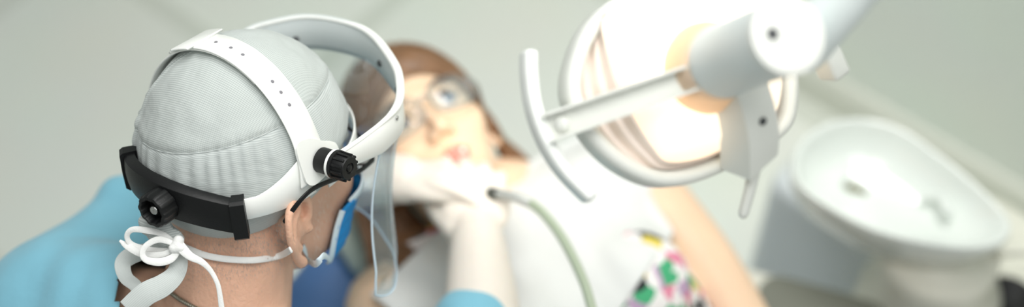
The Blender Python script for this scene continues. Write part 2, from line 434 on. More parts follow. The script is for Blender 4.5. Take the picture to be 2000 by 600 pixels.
def band(az, z, off=0.):
    b = CBf if math.cos(az) > 0 else CBb
    R = 1/math.sqrt((math.sin(az)/CA)**2+(math.cos(az)/b)**2)*math.sqrt(max(.05, 1-(z/CC)**2))+off
    return (math.sin(az)*R, math.cos(az)*R, z)
# torso frame
Fh = nrm(Hf*A([1, 1, 0])); Tr = nrm(A([.84, -.54, 0])); Tf = A([-Tr[1], Tr[0], 0]); Tu = nrm(.50*Tf+.87*Z3); Tn = np.cross(Tr, Tu)  # Tn: out of the back
if np.dot(Tn, Tf) > 0: Tn = -Tn
C7 = H(0, -.075, -.185)
SL, SR = C7-.178*Tr-.055*Tu-.0*Tn, C7+.175*Tr-.06*Tu
PEL = C7-.58*Tu-.07*Tf
body = head_mesh(False, HT)
def Hx(px, py, x):
    q = on_plane(px, py, H(x, 0, 0), Hr)-HO; return A([x, q@Hf, q@Hu])
EAR = Hx(581, 440, .0745)
for s in (-1, 1):
    body.join(ear_mesh(s, lambda p, s=s: H(p[0]*1.03, EAR[1]+1.12*p[1]+.014, EAR[2]+1.12*p[2]+.018), 1.0, .75))
body.join(tube([H(0, -.025, -.055), H(0, -.045, -.11), C7], [.057, .057, .064], 24, n=10))
body.join(tube([C7+.01*Tu, C7-.12*Tu, C7-.30*Tu, PEL], [.075, .125, .125, .14], 28, n=16, sq=(1.15, .8), up=Tr))
body.join(tube([C7-.01*Tu-.04*Tr, SL], [.062, .055], 18)); body.join(tube([C7-.01*Tu+.04*Tr, SR], [.062, .055], 18))
WL, WR = P(752, 350, 1.585), P(938, 552, 1.505)
EL, ER = P(452, 372, 1.66), P(905, 812, 1.44)
body.join(tube([SL, EL, WL], [.05, .042, .028], 16, n=24)); body.join(tube([SR, ER, WR], [.05, .042, .028], 16, n=24))
KL, KR = PEL+.37*Tf-.17*Tr-.10*Z3, PEL+.37*Tf+.17*Tr-.10*Z3
for K, s in ((KL, -1), (KR, 1)):
    ft = K*A([1, 1, 0])+Z3*.05+.02*Tf
    body.join(tube([PEL+s*.09*Tr, K, ft+.05*Z3], [.08, .056, .045], 18, n=24)); body.join(ellipsoid(ft+.05*Tf-.01*Z3, (.045, .12, .04), (Tr, Tf, Z3)))
body = remesh(body, .0024, 5, .5)
dentist_tree = bvh(body)
per = thing('person', (C7-.3*Tu)*A([1, 1, 0]), 'person in a grey cloth cap and pale blue gown bending over the patient', 'person')
obj('body', body, m_skin_d, per, autofix=False)

# cap -------------------------------------------------------------
def capgrid(t0, t1, nu, nv, thick=0.):
    az = np.arange(nu)*2*PI/nu; V = []; L = []
    AZ, TT = np.meshgrid(az, np.linspace(t0, t1, nv), indexing='ij')
    c = np.cos(AZ)
    the = np.radians(113 - 16*np.clip(c, 0, 1)+14*np.clip(-c, 0, 1))          # lower edge
    th = TT*the
    D = np.stack([np.sin(th)*np.sin(AZ), np.sin(th)*np.cos(AZ), np.cos(th)], -1)
    b = np.where(c > 0, CBf, CBb)
    r = 1/np.sqrt((D[..., 0]/CA)**2+(D[..., 1]/b)**2+(D[..., 2]/CC)**2)
    hr = head_r(D.reshape(-1, 3)).reshape(r.shape)
    s = np.clip((TT-.78)/.22, 0, 1); s = s*s*(3-2*s)
    r = r*(1-s)+np.maximum(hr+.0035, r*.86)*s
    z = r*D[..., 2]
    seam = .042+.010*np.sin(AZ)+.006*c
    dz = z-seam
    r = r-.0008*np.exp(-(dz/.0022)**2)+.0009*np.exp(-((dz-.006)/.006)**2)       # seam and puffed top panel
    side = 1/(1+np.exp(dz/.005))
    back = np.clip(.35-c, 0, 1)
    r = r+side*(.0009*np.sin(AZ*44+3*np.sin(AZ*5))*back*np.exp(-((dz+.012)/.022)**2)) # gathers under the seam
    lb = np.exp(-((AZ-(PI+.95))/.16)**2)                                               # elastic ruffle at the left back
    r = r+lb*(.0035*np.sin(z*330+2*AZ)*np.clip(1-np.abs(z-.0)/.075, 0, 1))
    r = r+.0035*np.exp(-((AZ-(PI+.72))/.035)**2)*np.clip(1-np.abs(z-.02)/.09, 0, 1)
    V = (D*r[..., None]).reshape(-1, 3)
    for i, v in enumerate(V):
        n1 = noise.noise(Vector(v*28)); n2 = noise.noise(Vector((v[0]*70, v[1]*70, v[2]*22)))
        V[i] = v*(1+.012*n1+.008*n2*(1 if v[1] < .06 else 1.6))
    return V, np.stack([V[:, 0], V[:, 1], V[:, 2]], -1), dz.reshape(-1)
nu, nv = 520, 220
V, L, DZ = capgrid(.004, 1.0, nu, nv)
L = L.copy(); az_ = np.arctan2(V[:, 0], V[:, 1]); L[:, 1] = .1*np.arctan2(V[:, 1], np.maximum(V[:, 2], .0)+.02); L[:, 2] = V[:, 2]+.012*np.sin(az_)  # side stripes follow the band
cm = M(); F = grid_faces(nu, nv, True, False)
VG, DG = V.reshape(nu, nv, 3), DZ.reshape(nu, nv)
def seam_pt(i):
    j = int(np.nonzero(DG[i] < 0)[0][0]); t = DG[i, j-1]/(DG[i, j-1]-DG[i, j]); return (VG[i, j-1]*(1-t)+VG[i, j]*t)*1.002
cords = [[seam_pt(i) for i in range(0, nu, 4)]]
for az0, j0, j1, sl in ((PI+.80, 40, nv-8, .25),):
    cords.append([VG[int(((az0+sl*(j-j0)/(j1-j0)) % (2*PI))/(2*PI)*nu) % nu, j]*1.003 for j in range(j0, j1, 4)])
# thin turned-in lower edge
edge = [i*nv+nv-1 for i in range(nu)]
VV = [H(*v) for v in V]+[H(*(V[e]*.965+A([0, 0, .002]))) for e in edge]; LL = np.vstack([L, L[edge]])
n0 = nu*nv
F2 = [(edge[i], edge[(i+1) % nu], n0+(i+1) % nu, n0+i) for i in range(nu)]+[tuple(i*nv for i in range(nu))]
cm.add(VV, F+F2); cm.mi = [0 if all(DZ[i % n0] > 0 for i in f[:4] if i < n0) and f[0] < n0 else 1 for f in cm.f]
for ci, cpts in enumerate(cords):
    tb = tube([H(*p) for p in (catmull(cpts, 260, True) if ci == 0 else catmull(cpts, 90))], .00042, 6, ci == 0)
    cm.add(tb.v, tb.f, 1); LL = np.vstack([LL, A([((A(v)-HO)@Hr, (A(v)-HO)@Hf, (A(v)-HO)@Hu) for v in tb.v])])
cap = obj('cap', cm, [m_cap_top, m_cap_side], per, 'grey pinstriped surgical cap', attr=LL)
def hl_of(m):
    return [((A(v)-HO)@Hr, (A(v)-HO)@Hf, (A(v)-HO)@Hu) for v in m.v]
# knot of gathered cap cloth at the nape and its two tails
kn = M()
for q, r_ in (((292, 440), .009), ((306, 452), .010), ((322, 446), .009), ((340, 462), .008), ((328, 470), .009)):
    c = P(q[0], q[1], 1.212); r_ *= 1.1; kn.join(ellipsoid(c, (r_, r_*.7, r_*1.1), (nrm(Hr+.4*Hu), Hf, nrm(Hu-.4*Hr))))
kn = remesh(kn, .0016, 3)
kn.v = [tuple(A(v)+.003*noise.noise(Vector(v)*130)*Hf) for v in kn.v]
obj('cap_knot', kn, m_cap_side, cap, attr=hl_of(kn))
def px_path(pts, tree=None, off=.006, d=1.21):
    return [surf(tree, p[0], p[1], p[2] if len(p) > 2 else off, d) if tree else P(p[0], p[1], p[2] if len(p) > 2 else d) for p in pts]
def strap(pts, w, t, n=60, wd=None, tree=None, off=.006, d=1.21):
    p = px_path(pts, tree, off, d); p = [A(x) for x in p]; out = []
    for i in range(len(p)):
        a, b = p[max(i-1, 0)], p[min(i+1, len(p)-1)]; view = nrm(p[i]-CO)
        out.append(nrm(np.cross(b-a, view))) if wd is None else out.append(wd)
    return ribbon(p, out, w, t, n)
def tail_attr(m, n, k=9):
    # stripes run along the tail: first coordinate = across the tape
    out = []
    pr = [-1, -.94, .94, 1, 1, .94, 0, -.94, -1]
    for i in range(n):
        for j in range(k): out.append((pr[j]*.0085, 0, i*.001))
    return out
for pts, w in (([(338, 470, 1.205), (350, 505, 1.205), (343, 535, 1.202), (318, 558, 1.195), (285, 575, 1.19), (250, 606, 1.19)], [.012, .014, .016, .019, .020, .019]),
               ([(325, 474, 1.212), (292, 488, 1.225), (256, 500, 1.232), (240, 516, 1.230), (246, 542, 1.224), (266, 560, 1.216), (272, 580, 1.208)], [.010, .013, .015, .014, .012, .011, .010])):
    t = strap(pts, w, .0011, 70); obj('cap_tie', t, m_tie_grey, cap, attr=tail_attr(t, 70))
# gown -------------------------------------------------------------
g = M()
g.join(tube([C7+.005*Tu+.015*Tn, C7-.07*Tu+.03*Tn, C7-.2*Tu+.035*Tn, C7-.36*Tu+.01*Tn, PEL, PEL-.08*Z3], [.085, .135, .168, .170, .178, .185], 32, n=20, sq=(1.12, .82), up=Tr))
g.join(tube([C7-.005*Tu-.05*Tr+.02*Tn, C7*.45+SL*.55+.012*Tu+.02*Tn, SL+.02*Tn-.005*Tu], [.076, .078, .075], 20, n=10)); g.join(tube([C7-.015*Tu+.05*Tr, SR], [.066, .070], 20))
g.join(tube([SL+.01*Tn, SL*.55+EL*.45, EL, EL*.45+WL*.55], [.076, .07, .06, .048], 18, n=26)); g.join(tube([SR, SR*.55+ER*.45, ER, WR-.056*nrm(WR-ER)], [.072, .068, .060, .049], 18, n=26))
for K, s in ((KL, -1), (KR, 1)): g.join(tube([PEL+s*.08*Tr, K+.02*Tf, K*.6+.4*K*A([1, 1, 0])], [.105, .082, .075], 18, n=18))
g = remesh(g, .006, 8)
gt = bvh(g)
def gs(px, py, off):
    for dy in range(0, 200, 8):
        r = ray(px, py+dy); r = r/np.linalg.norm(r); h = gt.ray_cast(Vector(CO), Vector(r))
        if h[0] is not None: d = (A(h[0])-CO)@(-CZ); return P(px, py, d+off)
    return P(px, py, 1.3)
g.join(tube([gs(248, 402, .030), gs(262, 470, .030)], [.030, .026], 16, n=8))
g = remesh(g, .0055, 12)
GV = []
for v in g.v:
    q = Vector(v); w = A(v); d = nrm(w-(C7-.2*Tu))
    GV.append(w+d*(.006*noise.noise(q*9)+.004*noise.noise(Vector((q.x*30, q.y*14, q.z*12)))+.003*math.sin(90*((w-C7)@Tr)+40*((w-C7)@Tu)+6*noise.noise(q*6))*noise.noise(q*5)))
g.v = GV
# neck opening: a loop that lies low on the back and follows the collar
nk = C7+.02*Tu-.005*Tn; ax = nrm(H(0, -.03, -.09)-C7+.05*Tn)
keep = []
for v in g.v:
    q = A(v)-nk; h = np.dot(q, ax); rad = np.linalg.norm(q-h*ax); keep.append(not (h > -.045 and rad < .078+.10*max(h, 0)))
nf = [(f, i) for i, f in enumerate(g.f) if all(keep[j] for j in f)]
used = sorted({j for f, _ in nf for j in f}); mp_ = {j: i for i, j in enumerate(used)}
g2 = M().add([g.v[j] for j in used], [tuple(mp_[j] for j in f) for f, _ in nf])
go = obj('gown', g2, m_gown, per, 'pale blue disposable gown')
sol = go.modifiers.new('thickness', 'SOLIDIFY'); sol.thickness = .0025; sol.offset = 1
# mask -------------------------------------------------------------
mu, mv = 60, 36; V = []; rim = []
az = np.linspace(-1.2, 1.2, mu)
for i in range(mu):
    for j in range(mv):
        t = j/(mv-1); zz = -.018-.030*abs(az[i]/1.2)**2-(.140-.030*abs(az[i]/1.2)**2)*t; aa = az[i]*(1-.12*(abs(t-.5)*2)**2)
        D = nrm(A([math.sin(aa), math.cos(aa), (zz+.02)/.105])); V.append(D)
D = A(V); t0 = np.full(len(D), .2); c0 = A([0, 0, -.02])
for k in range(50): t0 = t0-.7*head_sdf(c0+D*t0[:, None], False)
R = (t0+.008).reshape(mu, mv)
for k in range(14):
    Q = R.copy(); Q[1:-1, 1:-1] = np.maximum(R[1:-1, 1:-1], (R[:-2, 1:-1]+R[2:, 1:-1]+R[1:-1, :-2]+R[1:-1, 2:])/4); R = Q
MV = (c0+D*R.reshape(-1)[:, None]).reshape(mu, mv, 3)
for i in range(mu):
    for j in range(mv): MV[i, j] *= 1+.006*math.sin(j*1.1)
mm = M(); mm.add([HT(v) for v in MV.reshape(-1, 3)], grid_faces(mu, mv))
mk = obj('mask', mm, m_mask, per, 'blue pleated face mask'); s_ = mk.modifiers.new('thickness', 'SOLIDIFY'); s_.thickness = .0015; s_.offset = 1
for i in (0, mu-1): 
    path = [HT(MV[i, j]*1.012) for j in range(0, mv, 5)]
    obj('mask_edge', ribbon(path, [nrm(Hf*.8+Hr*(.3 if i else -.3))]*len(path), .006, .0022, 40), m_maskedge, mk)
obj('mask_edge', ribbon([HT(MV[i, 0]*1.01) for i in range(0, mu, 4)], Hu, .007, .002, 60), m_maskedge, mk)
lp = [HT(MV[mu-1, mv-6]*1.01)]+px_path([(632, 500), (617, 516), (604, 510), (598, 494), (592, 482)], dentist_tree, .004, 1.24)
obj('mask_tie', ribbon(lp, Hu, .006, .0014, 40), m_maskedge, mk)
# the white tie: round the nape into a bow
tie = M()
tie.join(strap([(568, 488), (545, 500), (500, 508), (450, 507), (405, 500), (372, 488), (350, 478)], .0058, .0018, 70, None, dentist_tree, .004, 1.23))
KP = (348, 480)
tie.join(strap([(345, 478, 1.203), (318, 458, 1.20), (285, 450, 1.198), (258, 449, 1.20), (248, 462, 1.203), (258, 478, 1.206), (290, 488, 1.206), (322, 490, 1.205), (342, 486, 1.203)], [.004, .005, .0055, .005, .0045, .005, .0055, .005, .004], .0011, 80))
tie.join(strap([(345, 484, 1.200), (318, 497, 1.20), (280, 497, 1.202), (250, 482, 1.205), (234, 470, 1.207)], [.004, .005, .006, .006, .002], .0011, 50))
tie.join(strap([(344, 478, 1.196), (312, 468, 1.192), (288, 478, 1.19), (278, 494, 1.19), (286, 508, 1.191), (312, 512, 1.193), (335, 505, 1.195), (350, 488, 1.197)], [.004, .0055, .005, .005, .0055, .0068, .0066, .004], .0011, 80))
tie.join(strap([(346, 470, 1.196), (356, 486, 1.194), (372, 501, 1.194), (394, 512, 1.196), (412, 530, 1.20), (425, 555, 1.203), (430, 580, 1.206), (434, 612, 1.21)], [.007, .0085, .007, .0055, .0042, .004, .0044, .005], .0014, 70))
kk = M()
for q in ((346, 478), (352, 486), (340, 486), (349, 470)): kk.join(ellipsoid(P(q[0], q[1], 1.196), (.0048, .0042, .0055)))
tie.join(remesh(kk, .0012, 2))
obj('mask_tie_bow', tie, m_tie, mk, 'white mask tie bow at the nape')
# hair: cropped grey nape and white whiskers --------------------------------
def bristles(test, n, length, w, lean, tree_m):
    m = M(); VA = A(tree_m.v); loc = np.stack([(VA-HO)@Hr, (VA-HO)@Hf, (VA-HO)@Hu], -1)
    idx = np.nonzero(test(loc))[0]
    if len(idx) == 0: return m
    for i in np.random.choice(idx, n):
        p = VA[i]+np.random.normal(0, .0012, 3); l = loc[i]; out = nrm(l-A([0, 0, min(l[2], .0)*.8])); d = out[0]*Hr+out[1]*Hf+out[2]*Hu
        q = nrm(d*.32+lean+np.random.normal(0, .18, 3)); s = nrm(np.cross(q, d)+1e-6); L_ = length*random.uniform(.6, 1.2)
        a = p-d*.0006
        m.add([a-s*w, a+s*w, a+q*L_*.6+s*w*.7, a+q*L_*.6-s*w*.7, a+q*L_], [(0, 1, 2, 3), (3, 2, 4)])
    return m
nape = bristles(lambda l: (l[:, 1] < -.03) & (l[:, 2] < -.035) & (l[:, 2] > -.088+np.random.normal(0, .006, len(l))) & (np.abs(l[:, 0]) < .078), 13000, .0023, .00013, -Hu, body)
obj('hair', nape, m_stub, per, 'cropped grey hair at the nape')
wh = bristles(lambda l: (l[:, 1] > .008) & (l[:, 1] < .07) & (l[:, 2] < -.045) & (l[:, 2] > -.11) & (np.abs(l[:, 0]) > .035), 2600, .0045, .00013, -.8*Hu-.2*Hf, body)
obj('whiskers', wh, m_beard, per, 'white side whiskers')
# gloves -------------------------------------------------------------
gY = nrm(P(926, 364, 1.565)-WR); gZ = nrm(CO-WR); gZ = nrm(gZ-np.dot(gZ, gY)*gY); gX = np.cross(gY, gZ)
rg = hand(WR+.045*gY, gX, gY, gZ, [(.75, .75, .5), (.85, .85, .5), (1.0, .9, .6), (1.1, .9, .6)], .06, (.75, .35), .98, 1)
rg.join(tube([WR-.075*gY, WR-.02*gY, WR+.02*gY, WR+.05*gY], [.041, .039, .034, .030], 22, n=16, sq=(1, .9), up=gX))
obj('glove', remesh(rg, .0025, 4), m_glove, per, 'white glove holding the handpiece')
gY = nrm(P(865, 345, 1.565)-WL); gZ = nrm(CO-WL); gZ = nrm(CY*.85+CZ*.45); gZ = nrm(gZ-np.dot(gZ, gY)*gY); gX = np.cross(gY, gZ)
lg = hand(WL, gX, gY, gZ, [(.45, .6, .4), (.9, 1.0, .6), (1.2, 1.1, .7), (1.3, 1.1, .7)], .05, (1.25, .1), .84, -1)
lg.join(tube([WL-.07*gY, WL-.03*gY, WL+.02*gY], [.038, .035, .03], 22, n=12, sq=(1, .9), up=gX))
obj('glove', remesh(lg, .0025, 4), m_glove, per, 'white glove at the patient\'s mouth')

# ------------------------------------------------------------------ neck chain
ch = M(); cpath = catmull(px_path([(300, 545), (326, 566), (350, 584), (378, 600), (410, 616)], dentist_tree, .0030, 1.22), 150)
T_, N_, B_ = frames(cpath)
for k in range(3):
    ch.join(tube([cpath[i]+.0011*(math.cos(i*.42+k*2*PI/3)*N_[i]+math.sin(i*.42+k*2*PI/3)*B_[i]) for i in range(150)], .0010, 8))
o = obj('necklace', ch, mat('chain_metal', (150, 146, 132), .35, metal=.8)); o['label'] = 'thin twisted metal chain on the bare neck under the white tie bow'; o['category'] = 'necklace'

# ------------------------------------------------------------------ face shield
fs = thing('face_shield', H(0, 0, 0), 'clear face shield with white headband and black knobs on the grey cap', 'face shield')
def on_band(a0, a1, z0, z1, w, t, off, n):
    path = []; wd = []
    for i in range(n):
        u = i/(n-1); az = a0+(a1-a0)*u; z = z0+(z1-z0)*u; z = z+.0105*max(0, 1-u*69/12)**1.3+(-.001-.010*math.sin(az)-.007*min(1, ((az-PI)/.66)**2)*max(0, 1-max(0, abs(az-PI)-.66)/.9) if math.cos(az) < 0 else -.001-.010*math.sin(az)); path.append(H(*band(az, z, off)))
        wd.append(nrm(Hu+.0*Hr))
    return ribbon(path, wd, w, t)
bw_ = [.0205+.020*max(0, 1-i/12)**1.3 for i in range(70)]
obj('headband', on_band(.5*PI+.25, 1.5*PI, .004, -.002, bw_, .0018, .0035, 70).join(on_band(-.5*PI, .5*PI, .000, .000, .0205, .0018, .0035, 70)), m_white, fs)
# crown strap over the top, ear to ear
def crown(psi, off): 
    rx, rz = CA+.001, CC+.0005
    r = 1/math.sqrt((math.sin(psi)/rx)**2+(math.cos(psi)/rz)**2)*math.sqrt(1-(.016/.11)**2)+off
    return (r*math.sin(psi), -.016, r*math.cos(psi))
cs = M(); n = 80
cs.join(ribbon([H(*crown(p, .0032)) for p in np.linspace(-.45, 1.62, n)], Hf, [.0300+.008*max(0, (i/n-.74)/.26)**1.5 for i in range(n)], .0018))
strap_o = obj('crown_strap', cs, m_white, fs)
us = ribbon([H(*crown(p, .0012)) for p in np.linspace(-1.62, .55, n)], Hf, .0285, .0016); obj('crown_strap', us, m_white, fs)
# buckle sleeve where the two straps overlap
obj('strap_buckle', ribbon([H(*crown(p, .0052)) for p in np.linspace(-.33, -.12, 20)], Hf, .044, .0022), m_white, fs)
def px_of(w):
    d = w-CO; return A([1000+FPX*(d@CX)/-(d@CZ), 300-FPX*(d@CY)/-(d@CZ)])
pss = np.linspace(-.8, 1.3, 500); pxs = A([px_of(H(*crown(q, .0041))) for q in pss])
for hx, hy in ((420, 88), (450, 96), (473, 108), (540, 153), (560, 172), (580, 196)):
    q = pss[np.argmin(np.hypot(*(pxs-A([hx, hy])).T))]
    c = A(crown(q, .0036)); nn = nrm(math.sin(q)*Hr+math.cos(q)*Hu)
    obj('adjustment_hole', lathe(H(*c), nn, [(.0016, 0), (.0016, .0008), (.0014, .0010), (.0002, .0010)], 18), m_hole, strap_o, 'dark round adjustment hole')
# side plates at the ears
for s in (1, -1):
    pl = M()
    prof_ = [(.022, .004), (.021, .016), (.008, .024), (-.008, .034), (-.024, .034), (-.026, .010), (-.024, .000), (-.016, -.006), (-.002, -.005), (.013, .000)]
    pts = catmull([A([y, z, 0]) for y, z in prof_], 60, True); k = len(pts)
    def X_(y, z): return s*(.0935-.9*max(y, 0)**2*3-.22*max(z-.005, 0))
    Vt = [H(X_(p[0], p[1])+s*.0022, p[0]-.006, p[1]) for p in pts]; Vb = [H(X_(p[0], p[1])-s*.0004, p[0]-.006, p[1]) for p in pts]
    pl.add(Vt+Vb, [tuple(range(k)), tuple(range(k, 2*k))[::-1]]+[(i, (i+1) % k, k+(i+1) % k, k+i) for i in range(k)])
    obj('side_plate', pl, m_white, fs, sharp=40)
# ratchet housing at the back
hs = M(); path = []; 
azs = np.linspace(PI-.66, PI+.66, 40)
def hsec(az, off, z): return A(band(az, 0, off)[:2]+(z,))
sec = [(.002, -.0165), (.009, -.0165), (.0115, -.0145), (.0125, -.008), (.0130, 0), (.0125, .008), (.0115, .0140), (.0085, .0160), (.002, .0160)]
V = [H(*hsec(a, o_*(1.0), z_*(1.05-.10*abs(i-19.5)/19.5)+.001-.012*math.sin(a)-.010*((a-PI)/.66)**2)) for i, a in enumerate(azs) for o_, z_ in sec]; k = len(sec)
hs.add(V, grid_faces(40, k, False, True)+[tuple(range(k)), tuple(range(39*k, 40*k))[::-1]])
house = obj('ratchet_housing', hs, m_black, fs, 'black ratchet housing', sharp=35)
for a in (PI-.655, PI+.655):
    V = []
    for u in (-.055, .055):
        for o_, z_ in ((.0, -.019), (.0118, -.019), (.0150, -.016), (.0155, 0), (.0150, .0165), (.0118, .0185), (.0, .0185)): V.append(H(*hsec(a+u, o_, z_+.001-.012*math.sin(a)-.010)))
    e = M().add(V, [(i, (i+1) % 7, 7+(i+1) % 7, 7+i) for i in range(7)]+[tuple(range(7)), tuple(range(7, 14))[::-1]], 0, False); obj('end_clip', e, m_black, house)
kc = H(*hsec(PI-.06, .012, -.002)); kax = nrm(-Hf+.05*Hr)
knob = lathe(kc, kax, [(.0150, 0), (.0152, .002), (.0152, .013), (.0140, .0155), (.0112, .0158), (.0105, .0145), (.0098, .006), (.0045, .0055), (.0042, .0068)], 120, lobes=10, amp=.03)
kn_o = obj('ratchet_knob', knob, m_black, fs, 'black ribbed ratchet knob', sharp=45)
obj('screw', lathe(kc+kax*.0095, kax, [(.0046, 0), (.0044, .0030), (.0032, .0042), (.0014, .0046), (.0010, .0036)], 24), m_steel, kn_o, 'bright screw head')
# brow frame
ctrl = [A(p) for p in [(.1080, -.009, .011), (.1110, .025, .0125), (.1135, .058, .0165), (.1115, .082, .0225), (.098, .103, .032), (.079, .1194, .0395), (.0406, .140, .049), (.0058, .146, .052), (-.0396, .141, .0508), (-.0742, .1221, .0442), (-.0882, .1085, .039), (-.102, .082, .027), (-.105, .055, .018), (-.101, .025, .012), (-.0975, -.009, .010)]]
fp = catmull(ctrl, 140); Tl, _, _ = frames(fp)
wv = []; ww = []
for i in range(140):
    u = abs(i/139*2-1); front = np.clip((fp[i][1]-.085)/.04, 0, 1); w = .021+.010*np.clip((fp[i][1]-.01)/.04, 0, 1)+.006*front
    wd_ = A([0, 0, 1.])-np.dot(A([0, 0, 1.]), Tl[i])*Tl[i]; wv.append(nrm(wd_)); ww.append(w)
top = [fp[i]+wv[i]*.009 for i in range(140)]
cen = [top[i]-wv[i]*ww[i]/2 for i in range(140)]
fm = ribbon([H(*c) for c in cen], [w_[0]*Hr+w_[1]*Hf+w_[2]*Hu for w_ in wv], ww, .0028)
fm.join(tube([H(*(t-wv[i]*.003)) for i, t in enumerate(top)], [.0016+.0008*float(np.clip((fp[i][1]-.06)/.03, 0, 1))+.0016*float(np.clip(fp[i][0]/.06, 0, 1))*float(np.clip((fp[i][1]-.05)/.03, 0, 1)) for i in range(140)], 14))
nsf = 139*9
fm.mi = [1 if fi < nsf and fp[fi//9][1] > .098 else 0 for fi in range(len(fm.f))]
bf = obj('brow_frame', fm, [m_white, mat('shaded_frame_front', (206, 213, 213), .4)], fs)  # second slot: white front strip coloured grey, shade on its inner face painted in
for i_ in (44, 56, 83, 95):
    nn = nrm(A([Tl[i_][1], -Tl[i_][0], 0])); nn = nn if nn@fp[i_] < 0 else -nn
    c = cen[i_]-wv[i_]*.006; nw = nn[0]*Hr+nn[1]*Hf+nn[2]*Hu
    obj('screw', lathe(H(*(c+nn*.001)), nw, [(.0032, 0), (.0032, .0014), (.0022, .0024), (.0006, .0026)], 20), m_dark, bf, 'dark screw')
nn = A([1., 0, 0]); c = cen[15]
obj('screw', lathe(H(*(fp[26]+A([.0012, 0, -.002]))), nrm(Hr+.2*Hf), [(.0022, 0), (.0022, .001), (.0004, .0016)], 16), m_steel, bf)
# visor sheet
i0, i1 = 17, 122; vm = M(); rows = 26; V = []
for i in range(i0, i1+1):
    e = min(i-i0, i1-i)/10.; drop = .155*(1-.10*(max(0, 1-e))**2.2)
    out = nrm(A([fp[i][0], max(fp[i][1], .0), 0])) 
    for j in range(rows):
        u = j/(rows-1); p = cen[i]-wv[i]*(ww[i]*.36)-out*.0026*(1-4*u if u < .25 else 0)*0-out*.0024-A([0, 0, 1.])*drop*u-A([0, .030, 0])*u-out*.006*math.sin(PI*min(1, u*1.2))
        V.append((p, out))
n = len(V)
vm.add([H(*p) for p, o_ in V]+[H(*(p+o_*.0012)) for p, o_ in V], [])
Fg = grid_faces(i1-i0+1, rows); vm.f = [f for f in Fg]+[tuple(n+k for k in f[::-1]) for f in Fg]
rimi = [k*rows for k in range(i1-i0+1)]; ed = [j for j in range(rows)]+[k*rows+rows-1 for k in range(1, i1-i0+1)]+[(i1-i0)*rows+j for j in range(rows-2, -1, -1)]
vm.f += [(ed[k], ed[k+1], n+ed[k+1], n+ed[k]) for k in range(len(ed)-1)]
vm.mi = [0]*len(vm.f); vm.sm = [True]*len(vm.f)
vo = obj('visor', vm, m_clear, fs, 'clear plastic visor sheet')
obj('visor_edge', tube([H(*(V[k][0]+V[k][1]*.0006)) for k in ed], .0011, 8), m_visoredge, vo)
# pivots: spacer, washer, ribbed knob
for s in (1, -1):
    py_, pz_ = -.008, .0115
    ax_ = s*Hr; kz = 1 if s > 0 else .45
    lab = 'black ribbed pivot knob'
    obj('pivot_spacer', lathe(H(s*(.0935 if s > 0 else .0885), py_, pz_), ax_, [(.0100, 0), (.0112, .001), (.0112, .0128*kz), (.0105, .0135*kz)], 40), m_black, fs, sharp=40)
    obj('frame_ring', lathe(H(s*(.1070 if s > 0 else .0960), py_, pz_), ax_, [(.0118, 0), (.0128, .0006), (.0128, .0028), (.0118, .0034)], 40), m_white, fs, sharp=40)
    pk = lathe(H(s*(.1103 if s > 0 else .0985), py_, pz_), ax_, [(r_, h_*kz) for r_, h_ in ((.0128, 0), (.0128, .0030), (.0112, .0036), (.0108, .0135), (.0098, .0150), (.0050, .0152), (.0046, .0140), (.0034, .0140), (.0030, .0152), (.0010, .0156))], 60)
    for k in range(12):
        a = k*2*PI/12; d = math.cos(a)*Hf+math.sin(a)*Hu; t_ = np.cross(ax_, d)
        pk.join(rbox(H(s*(.1103 if s > 0 else .0985), py_, pz_)+ax_*.0085*kz+d*.0112, d*.0012, t_*.0012, ax_*.0058*kz, .0005, 2))
    obj('pivot_knob', pk, m_black, fs, lab, sharp=40)

# ------------------------------------------------------------------ dentist's eyeglasses
eg = thing('eyeglasses', H(0, .1, -.05), 'thin black eyeglasses worn under the face shield, arm over the ear', 'glasses')
for s in (1, -1):
    p = [Hx(556, 434, .082), Hx(568, 416, .088), Hx(592, 386, .0945), Hx(617, 366, .0955), Hx(660, 348, .094), Hx(702, 334, .089), Hx(720, 325, .084)]; p[-1] = p[-1]+A([-.004, .012, 0])
    FY = p[-1][1]-.012; FZ = p[-1][2]
    obj('temple', tube([H(s*a, b, c) for a, b, c in p], [.0013, .0015, .0016, .0016, .0016, .0017, .0021], 10, n=50, sq=(1.5, .7), up=Hu), m_black, eg)
    ring = [H(s*(.042+.034*math.cos(a)), FY+.020-.004*math.cos(a), FZ+.002+.019*math.sin(a)) for a in np.linspace(0, 2*PI, 36)[:-1]]
    obj('rim', tube(ring, .0013, 8, True), m_black, eg)
    V = [H(s*(.042+r_*.0335*math.cos(a)), FY+.020-.004*r_*math.cos(a)+.002*(1-r_*r_), FZ+.002+r_*.0185*math.sin(a)) for r_ in (1., .66, .33, .02) for a in np.linspace(0, 2*PI, 37)[:-1]]
    Lm = M().add(V, grid_faces(4, 36, False, True)+[tuple(range(108, 144))])
    lo = obj('lens', Lm, m_lens, eg); q = lo.modifiers.new('t', 'SOLIDIFY'); q.thickness = .0015
obj('bridge', tube([H(.012, FY+.019, FZ+.006), H(0, FY+.021, FZ+.010), H(-.012, FY+.019, FZ+.006)], .0014, 8, n=12), m_black, eg)
# ------------------------------------------------------------------ patient
Pz = nrm(A([-.54, .81, .22])); Pn = nrm(Z3-np.dot(Z3, Pz)*Pz); Px = np.cross(Pn, Pz)     # Pz: to the crown, Pn: out of the chest, Px: her right
eye = P(838, 212, 1.655)
PO = eye-.083*Pn
def Q(x, y, z): return PO+x*Px+y*Pn+z*Pz
def B(x, y, z): return Q(x-.035, y, z+.045)          # torso, a little towards her left
